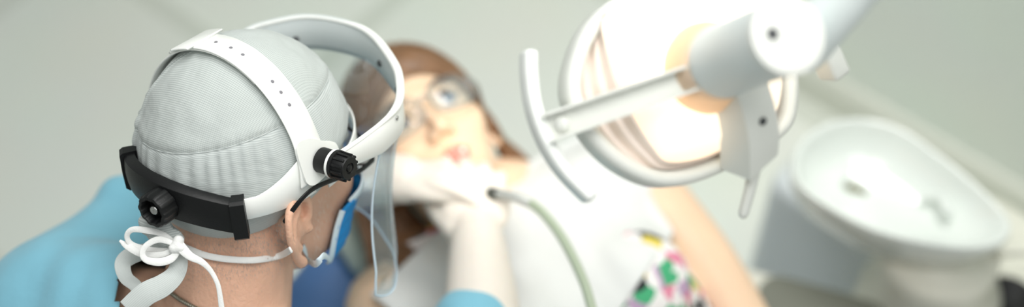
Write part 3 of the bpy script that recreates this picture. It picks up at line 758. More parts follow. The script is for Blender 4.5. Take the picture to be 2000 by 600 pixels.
# the head is turned a little towards the dentist
ta = math.radians(4); hX, hY = math.cos(ta)*Px-math.sin(ta)*Pn, math.sin(ta)*Px+math.cos(ta)*Pn
QT = lambda p: PO+p[0]*hX+p[1]*hY+p[2]*Pz
pb = head_mesh(True, QT)
for s in (-1, 1): pb.join(ear_mesh(s, QT, .95))
pb.join(tube([Q(0, -.02, -.06), Q(-.014, -.03, -.10), Q(-.032, -.04, -.135)], [.05, .048, .056], 22, n=10))
pb.join(tube([B(0, -.05, -.16), B(0, -.045, -.24), B(0, -.04, -.36), B(0, -.05, -.52), B(0, -.06, -.68), B(0, -.07, -.78)], [.07, .108, .115, .10, .12, .12], 28, n=24, sq=(1.3, .82), up=Px))
for s in (-1, 1):
    pb.join(ellipsoid(B(s*.07, .035, -.34), (.058, .045, .06), (Px, Pn, Pz)))
    sh, elb, wr = B(s*.172, -.05, -.195), B(s*.182, -.055, -.49), B(s*.165, .055, -.69)
    pb.join(tube([B(s*.05, -.045, -.19), sh], [.055, .053], 18)); pb.join(tube([sh, B(s*.186, -.05, -.34), elb, elb*.5+wr*.5, wr], [.053, .046, .038, .037, .026], 18, n=30))
    gy = nrm(B(s*.05, .10, -.78)-wr); gz = nrm(Pn-np.dot(Pn, gy)*gy); gx = np.cross(gy, gz)
    pb.join(hand(wr, gx, gy, gz, [(.3, .3, .2)]*4, .10, (.6, .2), .9, s))
    pb.join(tube([B(s*.09, -.07, -.76), B(s*.10, -.05, -1.18), B(s*.10, -.09, -1.58)], [.088, .06, .042], 20, n=26))
    pb.join(ellipsoid(B(s*.11, -.02, -1.64), (.042, .10, .045), (Px, nrm(Pn-.2*Pz), Pz)))
pb = remesh(pb, .003, 5)
VA = A(pb.v); cF = A([VA[list(f)].mean(0) for f in pb.f])-PO
lx, ly, lz = cF@hX, cF@hY, cF@Pz
pb.mi = [1 if (ly[i] > .084 and abs(lx[i]) < .021 and -.0775 < lz[i] < -.0595+.002*0) and (abs(lx[i])/.022)**2+((lz[i]+.069)/.0105)**2 < 1 else 0 for i in range(len(pb.f))]
pt = thing('person', Q(0, -.2, -.6)*A([1, 1, 0]), 'person lying back in the dental chair with mouth open under a white bib', 'person')
pbo = obj('body', pb, [m_skin_p, m_lips], pt, autofix=False)
for s in (-1, 1):
    e = obj('eye', ellipsoid(QT((s*.031, .0745, -.001)), (.0122, .0122, .0122), None, 24, 16), m_eyewhite, pt)
    d_ = nrm(hY+.05*Pz-s*.02*hX-.1*hX); c = QT((s*.031, .0745, -.001))
    obj('iris', lathe(c, d_, [(.0066, .0104), (.0064, .0118), (.004, .0125), (.0005, .0127)], 24), m_iris, e)
    lid = catmull([QT((s*.0155, .082, -.001)), QT((s*.024, .0875, .0065)), QT((s*.033, .0878, .0075)), QT((s*.045, .0795, .0005))], 20)
    obj('upper_lash', tube(lid, [.0008+.0016*math.sin(PI*i/19) for i in range(20)], 8), m_brow, pt)
    lid = catmull([QT((s*.0155, .082, -.001)), QT((s*.026, .0862, -.0075)), QT((s*.036, .0852, -.0075)), QT((s*.045, .0795, .0005))], 20)
    obj('lower_lash', tube(lid, .0009, 8), m_brow, pt)
    bw = catmull([QT((s*.013, .0895, .0175)), QT((s*.030, .0885, .0235)), QT((s*.048, .0735, .018))], 24)
    obj('eyebrow', tube(bw, [.0022+.0016*math.sin(PI*(1-i/23)**.7) for i in range(24)], 10, sq=(1.3, .55)), m_brow, pt)
# open mouth: dark gap between the lips, upper teeth
obj('teeth', rbox(QT((0, .0865, -.0665)), hX*.013, hY*.004, Pz*.0035, .002), mat('teeth_enamel', (246, 243, 232), .2, coat=.4), pt)
# hair: scalp shell + long locks that fall over the headrest towards the dentist
hn, hv = 90, 60; V = []
TH, PH = np.meshgrid(np.linspace(.03, 1, hv), np.arange(hn)*2*PI/hn)
cph = np.cos(PH-PI/2)                                             # 1 = front
the = np.radians(118-62*np.clip((cph-.05)/.95, 0, 1)**.8)
D = np.stack([np.sin(TH*the)*np.cos(PH), np.sin(TH*the)*np.sin(PH), np.cos(TH*the)], -1).reshape(-1, 3)
t = np.full(len(D), .2); c0 = A([0, .01, -.005])
for k in range(60): t = t-.7*head_sdf(c0+D*t[:, None], True)
edge = (1-TH.reshape(-1)); t = t+.004+.010*np.clip(edge/.25, 0, 1)
V = c0+D*t[:, None]; V = A([v*(1+.012*math.sin(60*math.atan2(v[0], v[2]+.0))) for v in V])
hairm = M().add([QT(v) for v in V], grid_faces(hn, hv, True, False)+[tuple(i*hv for i in range(hn))])
def lock(p, r):
    return tube([QT(q) for q in p], r, 10, n=30, sq=(1.5, .7))
for k in range(64):
    u = random.random(); a = random.uniform(-1, 1)
    z0 = .085*a*.8+.02; st = (.070*math.sqrt(max(.1, 1-(z0/.11)**2)), .028-.045*u, z0)
    dx = -.028+.034*u+.012*a
    hairm.join(lock([st, (.082+dx*.5, -.02-.02*u, z0*.6-.02), (.104+dx, -.040-.02*u, -.045-.03*u), (.108+dx+.01*a, -.040, -.085-.02*u), (.100+dx+.015*a, -.004, -.125-.02*u), (.090+dx+.025*a, .012, -.165-.03*random.random())], [.006, .010, .013, .013, .010, .002]))
for k in range(22):
    u = random.random()
    hairm.join(lock([(-.068, .02-.04*u, .05-.03*u), (-.082, -.01-.03*u, -.02), (-.084-.02*u, -.055, -.08), (-.09-.03*u, -.075, -.16)], [.006, .008, .008, .002]))
obj('hair', hairm, m_hair, pt, 'long brown hair')
# dress ------------------------------------------------------------
dm, nt, b_ = new_mat('floral_dress'); tc = nt.nodes.new('ShaderNodeTexCoord')
def vor(scale, off):
    mp = nt.nodes.new('ShaderNodeMapping'); mp.inputs['Location'].default_value = off; nt.links.new(tc.outputs['Object'], mp.inputs[0])
    nz = nt.nodes.new('ShaderNodeTexNoise'); nz.inputs['Scale'].default_value = 26; nt.links.new(mp.outputs[0], nz.inputs[0])
    ad = nt.nodes.new('ShaderNodeMix'); ad.data_type = 'VECTOR'; ad.factor_mode = 'UNIFORM'; ad.inputs[0].default_value = .045
    nt.links.new(mp.outputs[0], ad.inputs[4]); nt.links.new(nz.outputs['Color'], ad.inputs[5])
    v = nt.nodes.new('ShaderNodeTexVoronoi'); v.inputs['Scale'].default_value = scale; nt.links.new(ad.outputs[1], v.inputs[0]); return v
v = vor(56, (.3, .1, .2)); r = nt.nodes.new('ShaderNodeValToRGB'); r.color_ramp.interpolation = 'CONSTANT'
sp_ = nt.nodes.new('ShaderNodeSeparateColor'); nt.links.new(v.outputs['Color'], sp_.inputs[0]); nt.links.new(sp_.outputs[0], r.inputs[0])
cols = [(0, (244, 240, 238)), (.30, (190, 160, 190)), (.44, (40, 44, 46)), (.58, (70, 170, 120)), (.72, (228, 140, 165)), (.80, (228, 206, 90)), (.86, (240, 236, 234))]
e = r.color_ramp.elements; e[0].position = 0; e[0].color = lin(cols[0][1])+(1,); e[1].position = cols[1][0]; e[1].color = lin(cols[1][1])+(1,)
for p_, c_ in cols[2:]: q = e.new(p_); q.color = lin(c_)+(1,)
nt.links.new(r.outputs[0], b_.inputs['Base Color']); b_.inputs['Roughness'].default_value = .8
dr = M()
dr.join(tube([B(0, -.05, -.235), B(0, -.045, -.27), B(0, -.04, -.36), B(0, -.05, -.52), B(0, -.06, -.68), B(0, -.065, -.80), B(0, -.05, -1.05)], [.100, .112, .122, .108, .127, .13, .13], 32, n=30, sq=(1.33, .85), up=Px))
for s in (-1, 1):
    dr.join(ellipsoid(B(s*.07, .037, -.34), (.064, .05, .066), (Px, Pn, Pz)))
    dr.join(tube([B(s*.06, -.045, -.185), B(s*.13, -.05, -.195), B(s*.16, -.05, -.215)], [.052, .058, .058], 18, n=10))
dr = remesh(dr, .005, 6)
dr.v = [tuple(A(v_)+Pn*.004*noise.noise(Vector(v_)*16)) for v_ in dr.v]
obj('dress', dr, dm, pt, 'white dress with a green, pink and black flower print')
allp = M(); allp.join(pb); allp.join(dr)
low = [f for f in pb.f if max((A(pb.v[i])-PO)@Pz for i in f) < -.105]; tr_ = M(); tr_.v = list(pb.v)+list(dr.v); tr_.f = low+[tuple(len(pb.v)+i for i in f) for f in dr.f]; p_tree = BVHTree.FromPolygons([Vector(v) for v in tr_.v], tr_.f)
# bib --------------------------------------------------------------
o_ = Q(0, .075, -.3)
def loc2(px, py):
    q = on_plane(px, py, o_, Pn)-PO; return A([q@Px, q@Pz])
ca, cb, cc, cd = loc2(1190, 150), loc2(1343, 412), loc2(1060, 830), loc2(728, 538)
nb = 70; G = np.zeros((nb, nb)); XY = np.zeros((nb, nb, 2))
for i in range(nb):
    for j in range(nb):
        u, w = i/(nb-1), j/(nb-1); bow = -.008*math.sin(PI*u)**2*(1-w)
        q = (ca*(1-u)+cd*u)*(1-w)+(cb*(1-u)+cc*u)*w; q = q-A([0, bow]); XY[i, j] = q
        h = p_tree.ray_cast(Vector(Q(q[0], .4, q[1])), Vector(-Pn), .62)
        G[i, j] = (A(h[0])-PO)@Pn if h[0] is not None else np.nan
for k in range(200):
    bad = np.isnan(G)
    if not bad.any(): break
    Gp = np.pad(G, 1, constant_values=np.nan); nb4 = np.stack([Gp[:-2, 1:-1], Gp[2:, 1:-1], Gp[1:-1, :-2], Gp[1:-1, 2:]]); ok = ~np.isnan(nb4); cnt = ok.sum(0); av = np.where(ok, nb4, 0).sum(0)/np.maximum(cnt, 1); G = np.where(bad & (cnt > 0), av-.004, G)
G = np.maximum(G, -.10)
for k in range(40):
    S = G.copy(); S[1:-1, 1:-1] = (G[:-2, 1:-1]+G[2:, 1:-1]+G[1:-1, :-2]+G[1:-1, 2:])/4
    S[0], S[-1], S[:, 0], S[:, -1] = (G[0]+G[1])/2, (G[-1]+G[-2])/2, (G[:, 0]+G[:, 1])/2, (G[:, -1]+G[:, -2])/2
    G = np.maximum(S, G-.0015) if k < 34 else S
V = []
for i in range(nb):
    for j in range(nb):
        x, z = XY[i, j]; V.append(Q(x, G[i, j]+.0065+.004*noise.noise(Vector((x*18, z*9, 1)))+.003*noise.noise(Vector((x*40, z*26, 4))), z))
o = obj('dental_bib', M().add(V, grid_faces(nb, nb)), m_bib); q = o.modifiers.new('thickness', 'SOLIDIFY'); q.thickness = .0016; q.offset = 1
o['label'] = 'white disposable bib spread over the chest of the person in the chair'; o['category'] = 'bib'
# safety glasses on the patient -------------------------------------
sg = thing('safety_glasses', QT((0, .11, 0)), 'clear safety glasses on the reclining patient\'s face', 'glasses')
m_sgf = clear_mat('clear_frame', (.80, .80, .78), .5, .1, haze=.10)
for s in (-1, 1):
    V = []
    for r_ in (1., .7, .4, .02):
        for a in np.linspace(0, 2*PI, 41)[:-1]:
            ce, se = math.copysign(abs(math.cos(a))**.75, math.cos(a)), math.copysign(abs(math.sin(a))**.75, math.sin(a))
            x = .035+.029*r_*ce; V.append(QT((s*x, .108-(x*x)*4.2+.0015*(1-r_*r_), -.003+.021*r_*se)))
    Lm = M().add(V, grid_faces(4, 40, False, True)+[tuple(range(120, 160))]); lo = obj('lens', Lm, m_lens, sg); q = lo.modifiers.new('t', 'SOLIDIFY'); q.thickness = .002
    obj('rim', tube(V[:40], .0012, 8, True), m_sgf, lo)
    obj('temple', tube([QT((s*.064, .089, .004)), QT((s*.076, .06, .004)), QT((s*.084, .0, .003)), QT((s*.084, -.03, -.012))], [.003, .0025, .002, .002], 10, n=24, sq=(1.6, .7), up=Pz), m_sgf, sg)
obj('nose_bridge', tube([QT((.008, .1075, .004)), QT((0, .1095, .006)), QT((-.008, .1075, .004))], .0026, 10, n=10), m_sgf, sg)

# ------------------------------------------------------------------ dental chair
dc = thing('dental_chair', Q(0, -.2, -.75)*A([1, 1, 0]), 'blue dental chair under the reclining person, with a pale headrest', 'chair')
def slab(x, y0, y1, z0, z1, bev, m_=None):
    return rbox(Q(0, (y0+y1)/2, (z0+z1)/2), Px*x, Pn*(y1-y0)/2, Pz*(z1-z0)/2, bev, 4)
obj('headrest', slab(.135, -.165, -.105, -.085, .125, .028), mat('pale_headrest', (214, 224, 212), .6), dc, 'pale headrest cushion')
obj('headrest_bar', tube([Q(0, -.15, -.02), Q(0, -.19, -.10), Q(0, -.20, -.2)], .014, 12, n=10), m_steel, dc)
br_ = M(); pts = []
for z, x in ((-.050, .12), (-.062, .185), (-.105, .24), (-.25, .262), (-.45, .262), (-.62, .255), (-.74, .245)): pts.append((x, z))
out = catmull([A([x, z, 0]) for x, z in pts]+[A([-x*.74, z-.03*(z > -.2), 0]) for x, z in pts[::-1]], 80, True); k = len(out)
rows = [(.90, -.155), (.97, -.158), (1, -.17), (1, -.215), (.96, -.235), (.8, -.24)]
cen = A([0, -.42]); V = []
for sc_, y in rows:
    for p in out: V.append(B(cen[0]+.035+(p[0]-cen[0])*sc_, y, cen[1]+(p[1]-cen[1])*sc_))
br_.add(V, grid_faces(len(rows), k, False, True)+[tuple(range(k)), tuple(range(k*5, k*6))[::-1]])
obj('backrest', br_, m_blue, dc, 'blue upholstered backrest')
V = []
for sc_, y in ((.52, -.128), (.58, -.130), (.63, -.140), (.64, -.160)):
    for p in out: V.append(B(cen[0]+.035+(p[0]-cen[0])*sc_, y, cen[1]-.02+(p[1]-cen[1])*(sc_+.12)))
obj('back_cushion', M().add(V, grid_faces(4, k, False, True)+[tuple(range(k)), tuple(range(k*3, k*4))[::-1]]), m_cream, dc, 'cream cushion on the backrest')
obj('seat', slab(.25, -.26, -.15, -1.22, -.75, .035), m_blue, dc); obj('leg_rest', slab(.20, -.27, -.17, -1.75, -1.23, .035), m_blue, dc)
bo = B(0, -.26, -.8)
obj('lift_column', tube([bo-Z3*.0, bo*A([1, 1, 0])+Z3*.06], .11, 28, cap=False), m_pearl, dc)
obj('base_plate', lathe(bo*A([1, 1, 0]), Z3, [(.25, 0), (.25, .03), (.23, .05), (.12, .07)], 48), m_pearl, dc, sharp=40)

# ------------------------------------------------------------------ handpiece and suction tube
hp = thing('dental_handpiece', P(935, 352, 1.57), 'metal dental handpiece with a pale green hose, held over the patient\'s mouth', 'dental handpiece')
tip, ce_, en = P(906, 312, 1.612), P(935, 350, 1.575), P(962, 379, 1.545)
obj('grip', tube([tip+.01*(ce_-tip), tip*.6+ce_*.4, ce_, en], [.0035, .0042, .0052, .0060], 18, n=20), mat('satin_metal', (214, 214, 210), .4, .5, metal=.3), hp)
obj('head', tube([tip-.006*CZ*0, tip+.012*nrm(P(896, 316, 1.64)-tip)], .0048, 16), m_steel, hp)
obj('coupling', tube([en, P(978, 380, 1.537), P(1008, 386, 1.53), P(1040, 399, 1.525)], [.0066, .0056, .0052, .0050], 18, n=24), mat('coupling_metal', (186, 188, 184), .35, metal=.4), hp, 'grey metal coupling')
obj('coupling_ring', tube([en-.001*CX, en+.006*nrm(P(978, 380, 1.537)-en)], .0072, 18), mat('dark_ring', (92, 94, 88), .4, metal=.4), hp, 'dark coupling ring')
hpath = [P(1038, 398, 1.525), P(1062, 418, 1.505), P(1092, 456, 1.485), P(1118, 502, 1.465), P(1142, 556, 1.445), P(1158, 610, 1.43), P(1185, 700, 1.42), P(1250, 780, 1.44), P(1340, 800, 1.52), P(1430, 745, 1.66)]
obj('hose', tube(hpath, .0050, 14, n=90), m_hose, hp, 'pale green hose')
su = thing('suction_tube', P(760, 365, 1.57), 'white plastic suction tube held beside the patient\'s cheek', 'suction tube')
obj('tube_barrel', tube([P(672, 374, 1.555), P(720, 367, 1.562), P(800, 358, 1.572), P(862, 338, 1.585)], [.0075, .0072, .0062, .0052], 18, n=30), m_white, su)
obj('tube_tip', tube([P(862, 338, 1.585), P(888, 328, 1.60), P(902, 322, 1.618)], [.0056, .005, .0045], 16, n=14), mat('tip_plastic', (232, 236, 240), .3), su)
obj('valve', rbox(P(708, 362, 1.555), .012*nrm(P(720, 367, 1.562)-P(672, 374, 1.555)), .007*CY, .009*CZ, .003), m_white, su)

# ------------------------------------------------------------------ dental lamp
LO = P(1335, 165, 1.08); mouth = QT((0, .09, -.066))
La = nrm(mouth-LO); Lz = -La                                          # Lz: out of the back of the lamp
Lx = nrm(CX-np.dot(CX, Lz)*Lz); Ly = np.cross(Lz, Lx)
def LL_(x, y, z): return LO+x*Lx+y*Ly+z*Lz
def lpx(px, py, z=0.): 
    q = on_plane(px, py, LO+z*Lz, Lz)-LO; return A([q@Lx, q@Ly, z])
lamp = thing('dental_lamp', LO, 'white dental lamp switched on, hanging over the patient\'s chest', 'lamp')
outl = [(1120, 190), (1130, 110), (1165, 45), (1225, 0), (1310, -28), (1400, -36), (1475, -18), (1520, 40), (1540, 120), (1541, 205), (1522, 252), (1455, 296), (1370, 336), (1295, 350), (1225, 325), (1165, 272)]
rimp = catmull([lpx(*p) for p in outl], 110, True)
m_lampw = mat('lamp_white', (226, 227, 221), .42, .45)
rv = M(); secr = [(-.0055, -.010), (-.0065, -.002), (-.005, .005), (0, .0075), (.0045, .006), (.006, .001), (.0055, -.016), (.002, -.024), (-.002, -.022)]
cenr = rimp.mean(0); V = []
for i in range(110):
    a, b = rimp[i-1], rimp[(i+1) % 110]; tt = nrm(b-a); no = A([tt[1], -tt[0], 0]); no = no if no@(rimp[i]-cenr) > 0 else -no
    for s_, z in secr: V.append(LL_(*(rimp[i]+no*s_+A([0, 0, z]))))
rv.add(V, grid_faces(110, 9, True, True)); obj('rim', rv, m_lampw, lamp, 'white oval rim')
# lit reflector (dichroic glass dome seen from behind), clear ridged border between it and the rim
m_glow, nt, b_ = new_mat('lit_reflector_glass'); b_.inputs['Base Color'].default_value = lin((255, 240, 220))+(1,); b_.inputs['Roughness'].default_value = .15
at = nt.nodes.new('ShaderNodeAttribute'); at.attribute_name = 'hl'; sx = nt.nodes.new('ShaderNodeSeparateXYZ'); nt.links.new(at.outputs['Vector'], sx.inputs[0])
mr = nt.nodes.new('ShaderNodeMapRange'); mr.inputs['From Min'].default_value = .15; mr.inputs['From Max'].default_value = 1.0; mr.inputs['To Min'].default_value = 1.55; mr.inputs['To Max'].default_value = .74   # hottest round the bulb
nt.links.new(sx.outputs[0], mr.inputs[0]); nt.links.new(mr.outputs[0], b_.inputs['Emission Strength']); b_.inputs['Emission Color'].default_value = lin((255, 232, 204))+(1,)
inner = catmull([lpx(*p) for p in [(1168, 60), (1178, 30), (1215, 8), (1310, -18), (1400, -26), (1470, -8), (1500, 50), (1512, 120), (1508, 200), (1490, 240), (1440, 275), (1365, 310), (1298, 318), (1268, 290), (1228, 225), (1190, 140)]], 110, True)
inC = inner.mean(0); V = []; prow = [(1, .004), (.985, .012), (.94, .020), (.8, .030), (.6, .036), (.4, .039), (.2, .040), (.02, .0405)]
for s_, z in prow:
    for p in inner: V.append(LL_(*(inC*A([1, 1, 0])+(p-inC)*A([1, 1, 0])*s_+A([0, 0, z]))))
obj('reflector', M().add(V, grid_faces(len(prow), 110, False, True)+[tuple(range(110*7, 110*8))]), m_glow, lamp, 'glowing glass reflector', attr=[(s_, 0, 0) for s_, z in prow for p in inner])
gm, nt, b_ = new_mat('ridged_glass'); b_.inputs['Base Color'].default_value = lin((242, 228, 218))+(1,); b_.inputs['Roughness'].default_value = .12; b_.inputs['Metallic'].default_value = .1; b_.inputs['Coat Weight'].default_value = .6
V = []; nr = 26
for j in range(nr):
    u = j/(nr-1)
    for i in range(110):
        p = rimp[i]*A([1, 1, 0]); ia = np.argmin(np.linalg.norm((inner-p)[:, :2], axis=1))
        V.append(p)
outi = rimp
# pair the two outlines by angle about the lamp centre
def by_ang(pts, c, n):
    a = np.unwrap(np.arctan2(pts[:, 1]-c[1], pts[:, 0]-c[0])); 
    if a[-1] < a[0]: pts = pts[::-1]; a = a[::-1]
    order = np.argsort((a-0) % (2*PI)); aa = (a % (2*PI))[order]; pp = pts[order]
    t = np.linspace(0, 2*PI, n, endpoint=False)
    return np.stack([np.interp(t, np.concatenate([aa-2*PI, aa, aa+2*PI]), np.tile(pp[:, k], 3)) for k in range(2)], -1)
ri, ii = by_ang(rimp, cenr, 140), by_ang(inner, cenr, 140); V = []
for j in range(nr):
    u = j/(nr-1); z = -.012+.020*u**1.5+.0022*math.sin(u*PI*7)
    for i in range(140):
        p = ri[i]*(1-u)*.985+ri[i]*0+ii[i]*u+ri[i]*(1-u)*.015; V.append(LL_(p[0], p[1], z))
eg_ = obj('reflector_border', M().add(V, grid_faces(nr, 140, False, True)), gm, lamp, 'ridged glass border inside the rim'); q = eg_.modifiers.new('t', 'SOLIDIFY'); q.thickness = .002
# lamp socket housing: a cylinder out of the back, with a round end cap
hb, he = P(1392, 128, 1.035), P(1537, 70, .925)
hax = nrm(he-hb); hl = np.linalg.norm(he-hb)
m_house = mat('lamp_housing_grey', (222, 229, 228), .45, .5)
ho = obj('socket_housing', lathe(hb, hax, [(.0262, .016), (.0270, .018), (.0268, .024), (.0255, .030), (.0255, hl*.5), (.0255, hl-.002)], 48), m_house, lamp, sharp=40)
m_col, nt, b_ = new_mat('frosted_collar'); b_.inputs['Base Color'].default_value = lin((246, 226, 206))+(1,); b_.inputs['Roughness'].default_value = .45
tl = nt.nodes.new('ShaderNodeBsdfTranslucent'); tl.inputs[0].default_value = lin((255, 244, 230))+(1,); mxs = nt.nodes.new('ShaderNodeMixShader'); mxs.inputs[0].default_value = .6
nt.links.new(b_.outputs[0], mxs.inputs[1]); nt.links.new(tl.outputs[0], mxs.inputs[2]); nt.links.new(mxs.outputs[0], nt.nodes['Material Output'].inputs[0])
V = [hb+hax*h_+r_*(math.cos(2*PI*k/48)*nrm(CX-np.dot(CX, hax)*hax)+math.sin(2*PI*k/48)*np.cross(hax, nrm(CX-np.dot(CX, hax)*hax))) for r_, h_ in ((.0335, -.022), (.0345, -.014), (.0335, -.004), (.0300, .008), (.0272, .017)) for k in range(48)]
qo = obj('collar', M().add(V, grid_faces(5, 48, False, True)), m_col, ho, 'warm frosted collar at the bulb'); q = qo.modifiers.new('t', 'SOLIDIFY'); q.thickness = .0015
ec = obj('end_cap', lathe(he-hax*.003, hax, [(.0262, 0), (.0268, .002), (.0262, .0052), (.0240, .0062), (.001, .0066)], 56), m_lampw, ho, 'round white end cap', sharp=30)
obj('screw', lathe(on_plane(1509, 66, he+hax*.0036, hax), hax, [(.0045, 0), (.0042, .0008), (.0025, .0009), (.0022, .0003)], 24), m_dark, ec, 'dark screw in the end cap')
# crossbar: U-shaped channel to the bow handle
b0, b1 = P(1385, 140, 1.015), P(1068, 250, 1.045); bd = nrm(b1-b0); bs = nrm(np.cross(bd, Lz)); bn = np.cross(bs, bd); bn = bn if bn@CZ > 0 else -bn
def bar_w(u): return .0098+.0012*u
sec = lambda w: [(-w, .006), (-w, -.006), (w, -.006), (w, .006), (w-.0022, .006), (w-.0022, -.003), (-w+.0022, -.003), (-w+.0022, .006)]
V = []
for i in range(30):
    u = i/29; c = b0*(1-u)+b1*u
    for s_, t_ in sec(bar_w(u)): V.append(c+bs*s_+bn*t_)
cbm = M().add(V, grid_faces(30, 8, False, True)+[tuple(range(8)), tuple(range(29*8, 30*8))[::-1]], 0, False)
cbo = obj('crossbar', cbm, m_lampw, lamp, 'U-shaped crossbar')
obj('pivot_pin', lathe(P(1098, 242, 1.043)-bn*.004, bn, [(.0056, 0), (.0056, .005), (.0046, .0064), (.001, .0068)], 28), m_lampw, cbo)
m_bow = mat('handle_white', (242, 244, 240), .4)
bow = [P(x, y, d) for x, y, d in ((1036, 98, 1.055), (1037, 150, 1.052), (1046, 212, 1.05), (1068, 274, 1.05), (1104, 332, 1.052), (1158, 388, 1.056))]
bp_ = catmull(bow, 60); V = []; wds = []
for i in range(60):
    t_ = nrm(bp_[min(i+1, 59)]-bp_[max(i-1, 0)]); wds.append(nrm(Lz-np.dot(Lz, t_)*t_))
bm_ = M(); V = []
secb = [(math.copysign(abs(math.cos(a))**.6, math.cos(a))*.0055, math.copysign(abs(math.sin(a))**.6, math.sin(a))*.0095) for a in np.linspace(0, 2*PI, 21)[:-1]]
for i in range(60):
    t_ = nrm(bp_[min(i+1, 59)]-bp_[max(i-1, 0)]); s_ = np.cross(t_, wds[i]); e = 1-.35*max(0, 1-min(i, 59-i)/2.)**2
    for x, y in secb: V.append(bp_[i]+s_*x*e+wds[i]*(y*e-.004))
bm_.add(V, grid_faces(60, 20, False, True)+[tuple(range(20)), tuple(range(59*20, 60*20))[::-1]]); obj('bow_handle', bm_, m_bow, lamp, 'curved bow handle')
# bracket on the other side, its grip
k0, k1 = P(1470, 170, 1.02), P(1492, 328, 1.052); kd = nrm(k1-k0); ks = nrm(np.cross(kd, Lz)); ks = ks if ks@CX > 0 else -ks; kn2 = np.cross(ks, kd); kn2 = kn2 if kn2@CZ > 0 else -kn2
V = []; secp = [(-.0135, .0), (.0135, .0), (.0135, -.003), (-.0105, -.003), (-.0135, -.0035), (-.0150, -.032), (-.0172, -.032)]
nb_ = 26
for i in range(nb_):
    u = i/(nb_-1); c = k0*(1-u)+k1*u+kn2*.006*math.sin(PI*u); sk = .006*(u > .9)*(u-.9)/.1
    for s_, t_ in secp: V.append(c+ks*s_+kn2*t_+kd*(-s_*.35*max(0, (u-.6)/.4)))
bro = obj('bracket', M().add(V, grid_faces(nb_, 7, False, True)+[tuple(range(7)), tuple(range((nb_-1)*7, nb_*7))[::-1]], 0, False), m_lampw, lamp, 'bent side bracket')
obj('screw', lathe(on_plane(1490, 237, k0*.55+k1*.45+kn2*.0062, kn2), kn2, [(.0032, 0), (.0030, .0008), (.0006, .0009)], 20), m_dark, bro, 'dark bracket screw')
obj('grip', tube([P(1474, 322, 1.062), P(1466, 365, 1.068), P(1453, 414, 1.075)], [.0072, .0062, .0055], 16, n=14, sq=(1, .75)), m_lampw, lamp, 'short white grip')
# short grip and suspension arm on the far side
s0, s1 = P(1592, 60, 1.075), P(1632, 150, 1.088); sd = nrm(s1-s0); ss = nrm(np.cross(sd, Lz)); sn = np.cross(ss, sd)
obj('stub_grip', rbox((s0+s1)/2, sd*np.linalg.norm(s1-s0)/2, ss*.0085, sn*.011, .0035), m_lampw, lamp, 'stubby square-ended grip')
a0, a1, a2 = P(1568, 92, .985), P(1660, -18, .955), P(1790, -190, .93)
obj('suspension_arm', tube([a0, a1, a2, P(1900, -420, 1.0), P(2000, -700, 1.25)], [.0185, .0185, .020, .02, .02], 24, n=40), m_house, lamp, 'grey suspension arm')
col_top = P(2000, -700, 1.25)
obj('ceiling_pole', tube([col_top, col_top*A([1, 1, 0])+Z3*2.7], .025, 20, cap=False), m_house, lamp)

# ------------------------------------------------------------------ spittoon unit
m_cer = mat('white_ceramic', (222, 227, 222), .08, .6, coat=.7)
su_o = on_z(1770, 380, 0)
sp_u = thing('spittoon_unit', on_z(1815, 560, .6)*A([1, 1, 0]), 'white dental spittoon unit with a glossy oval bowl beside the wall', 'spittoon')
ZB = .70
outl = [(1545, 330), (1560, 280), (1612, 242), (1680, 232), (1755, 250), (1830, 300), (1905, 360), (1962, 418), (1972, 455), (1940, 482), (1870, 486), (1780, 472), (1690, 445), (1610, 402), (1560, 365)]
bo_ = catmull([on_z(x, y, ZB) for x, y in outl], 96, True); bc = bo_.mean(0)
dr_ = on_z(1670, 366, ZB-.055)
V = []; rows = []
def ring(s_, z, c=bc): return [A([c[0]+(p[0]-bc[0])*s_, c[1]+(p[1]-bc[1])*s_, z]) for p in bo_]
def lerp(a, b, t): return a*(1-t)+b*t
def dc_(t): return lerp(bc, A([dr_[0], dr_[1], 0]), t)
rowsd = [(.35, ZB-.115, 0), (.62, ZB-.10, 0), (.85, ZB-.065, 0), (.955, ZB-.032, 0), (.995, ZB-.018, 0), (1.012, ZB-.008, 0), (1.0, ZB+.001, 0), (.975, ZB+.004, 0), (.94, ZB+.000, 0), (.90, ZB-.010, .04), (.80, ZB-.028, .15), (.62, ZB-.042, .4), (.42, ZB-.050, .7), (.22, ZB-.054, .92), (.10, ZB-.057, 1), (.075, ZB-.062, 1), (.06, ZB-.080, 1)]
for s_, z, t in rowsd: V += ring(s_, z, dc_(t))
bowl = obj('bowl', M().add(V, grid_faces(len(rowsd), 96, False, True)+[tuple(range(96)), tuple(range(96*(len(rowsd)-1), 96*len(rowsd)))[::-1]]), m_cer, sp_u, 'glossy white oval bowl')
dq = A([dr_[0], dr_[1], ZB-.0605])
obj('drain', lathe(dq, Z3, [(.020, -.004), (.020, .0035), (.015, .0045), (.0125, .001), (.002, .0005)], 32), mat('drain_metal', (120, 118, 92), .4, metal=.5), bowl, 'dark drain')
nz = on_z(1832, 392, ZB-.03)
obj('rinse_nozzle', tube([on_z(1850, 412, ZB-.018)+Z3*.0, nz+Z3*.006, nz+.02*nrm(dq-nz)], [.008, .007, .005], 16, n=14), m_cer, bowl)
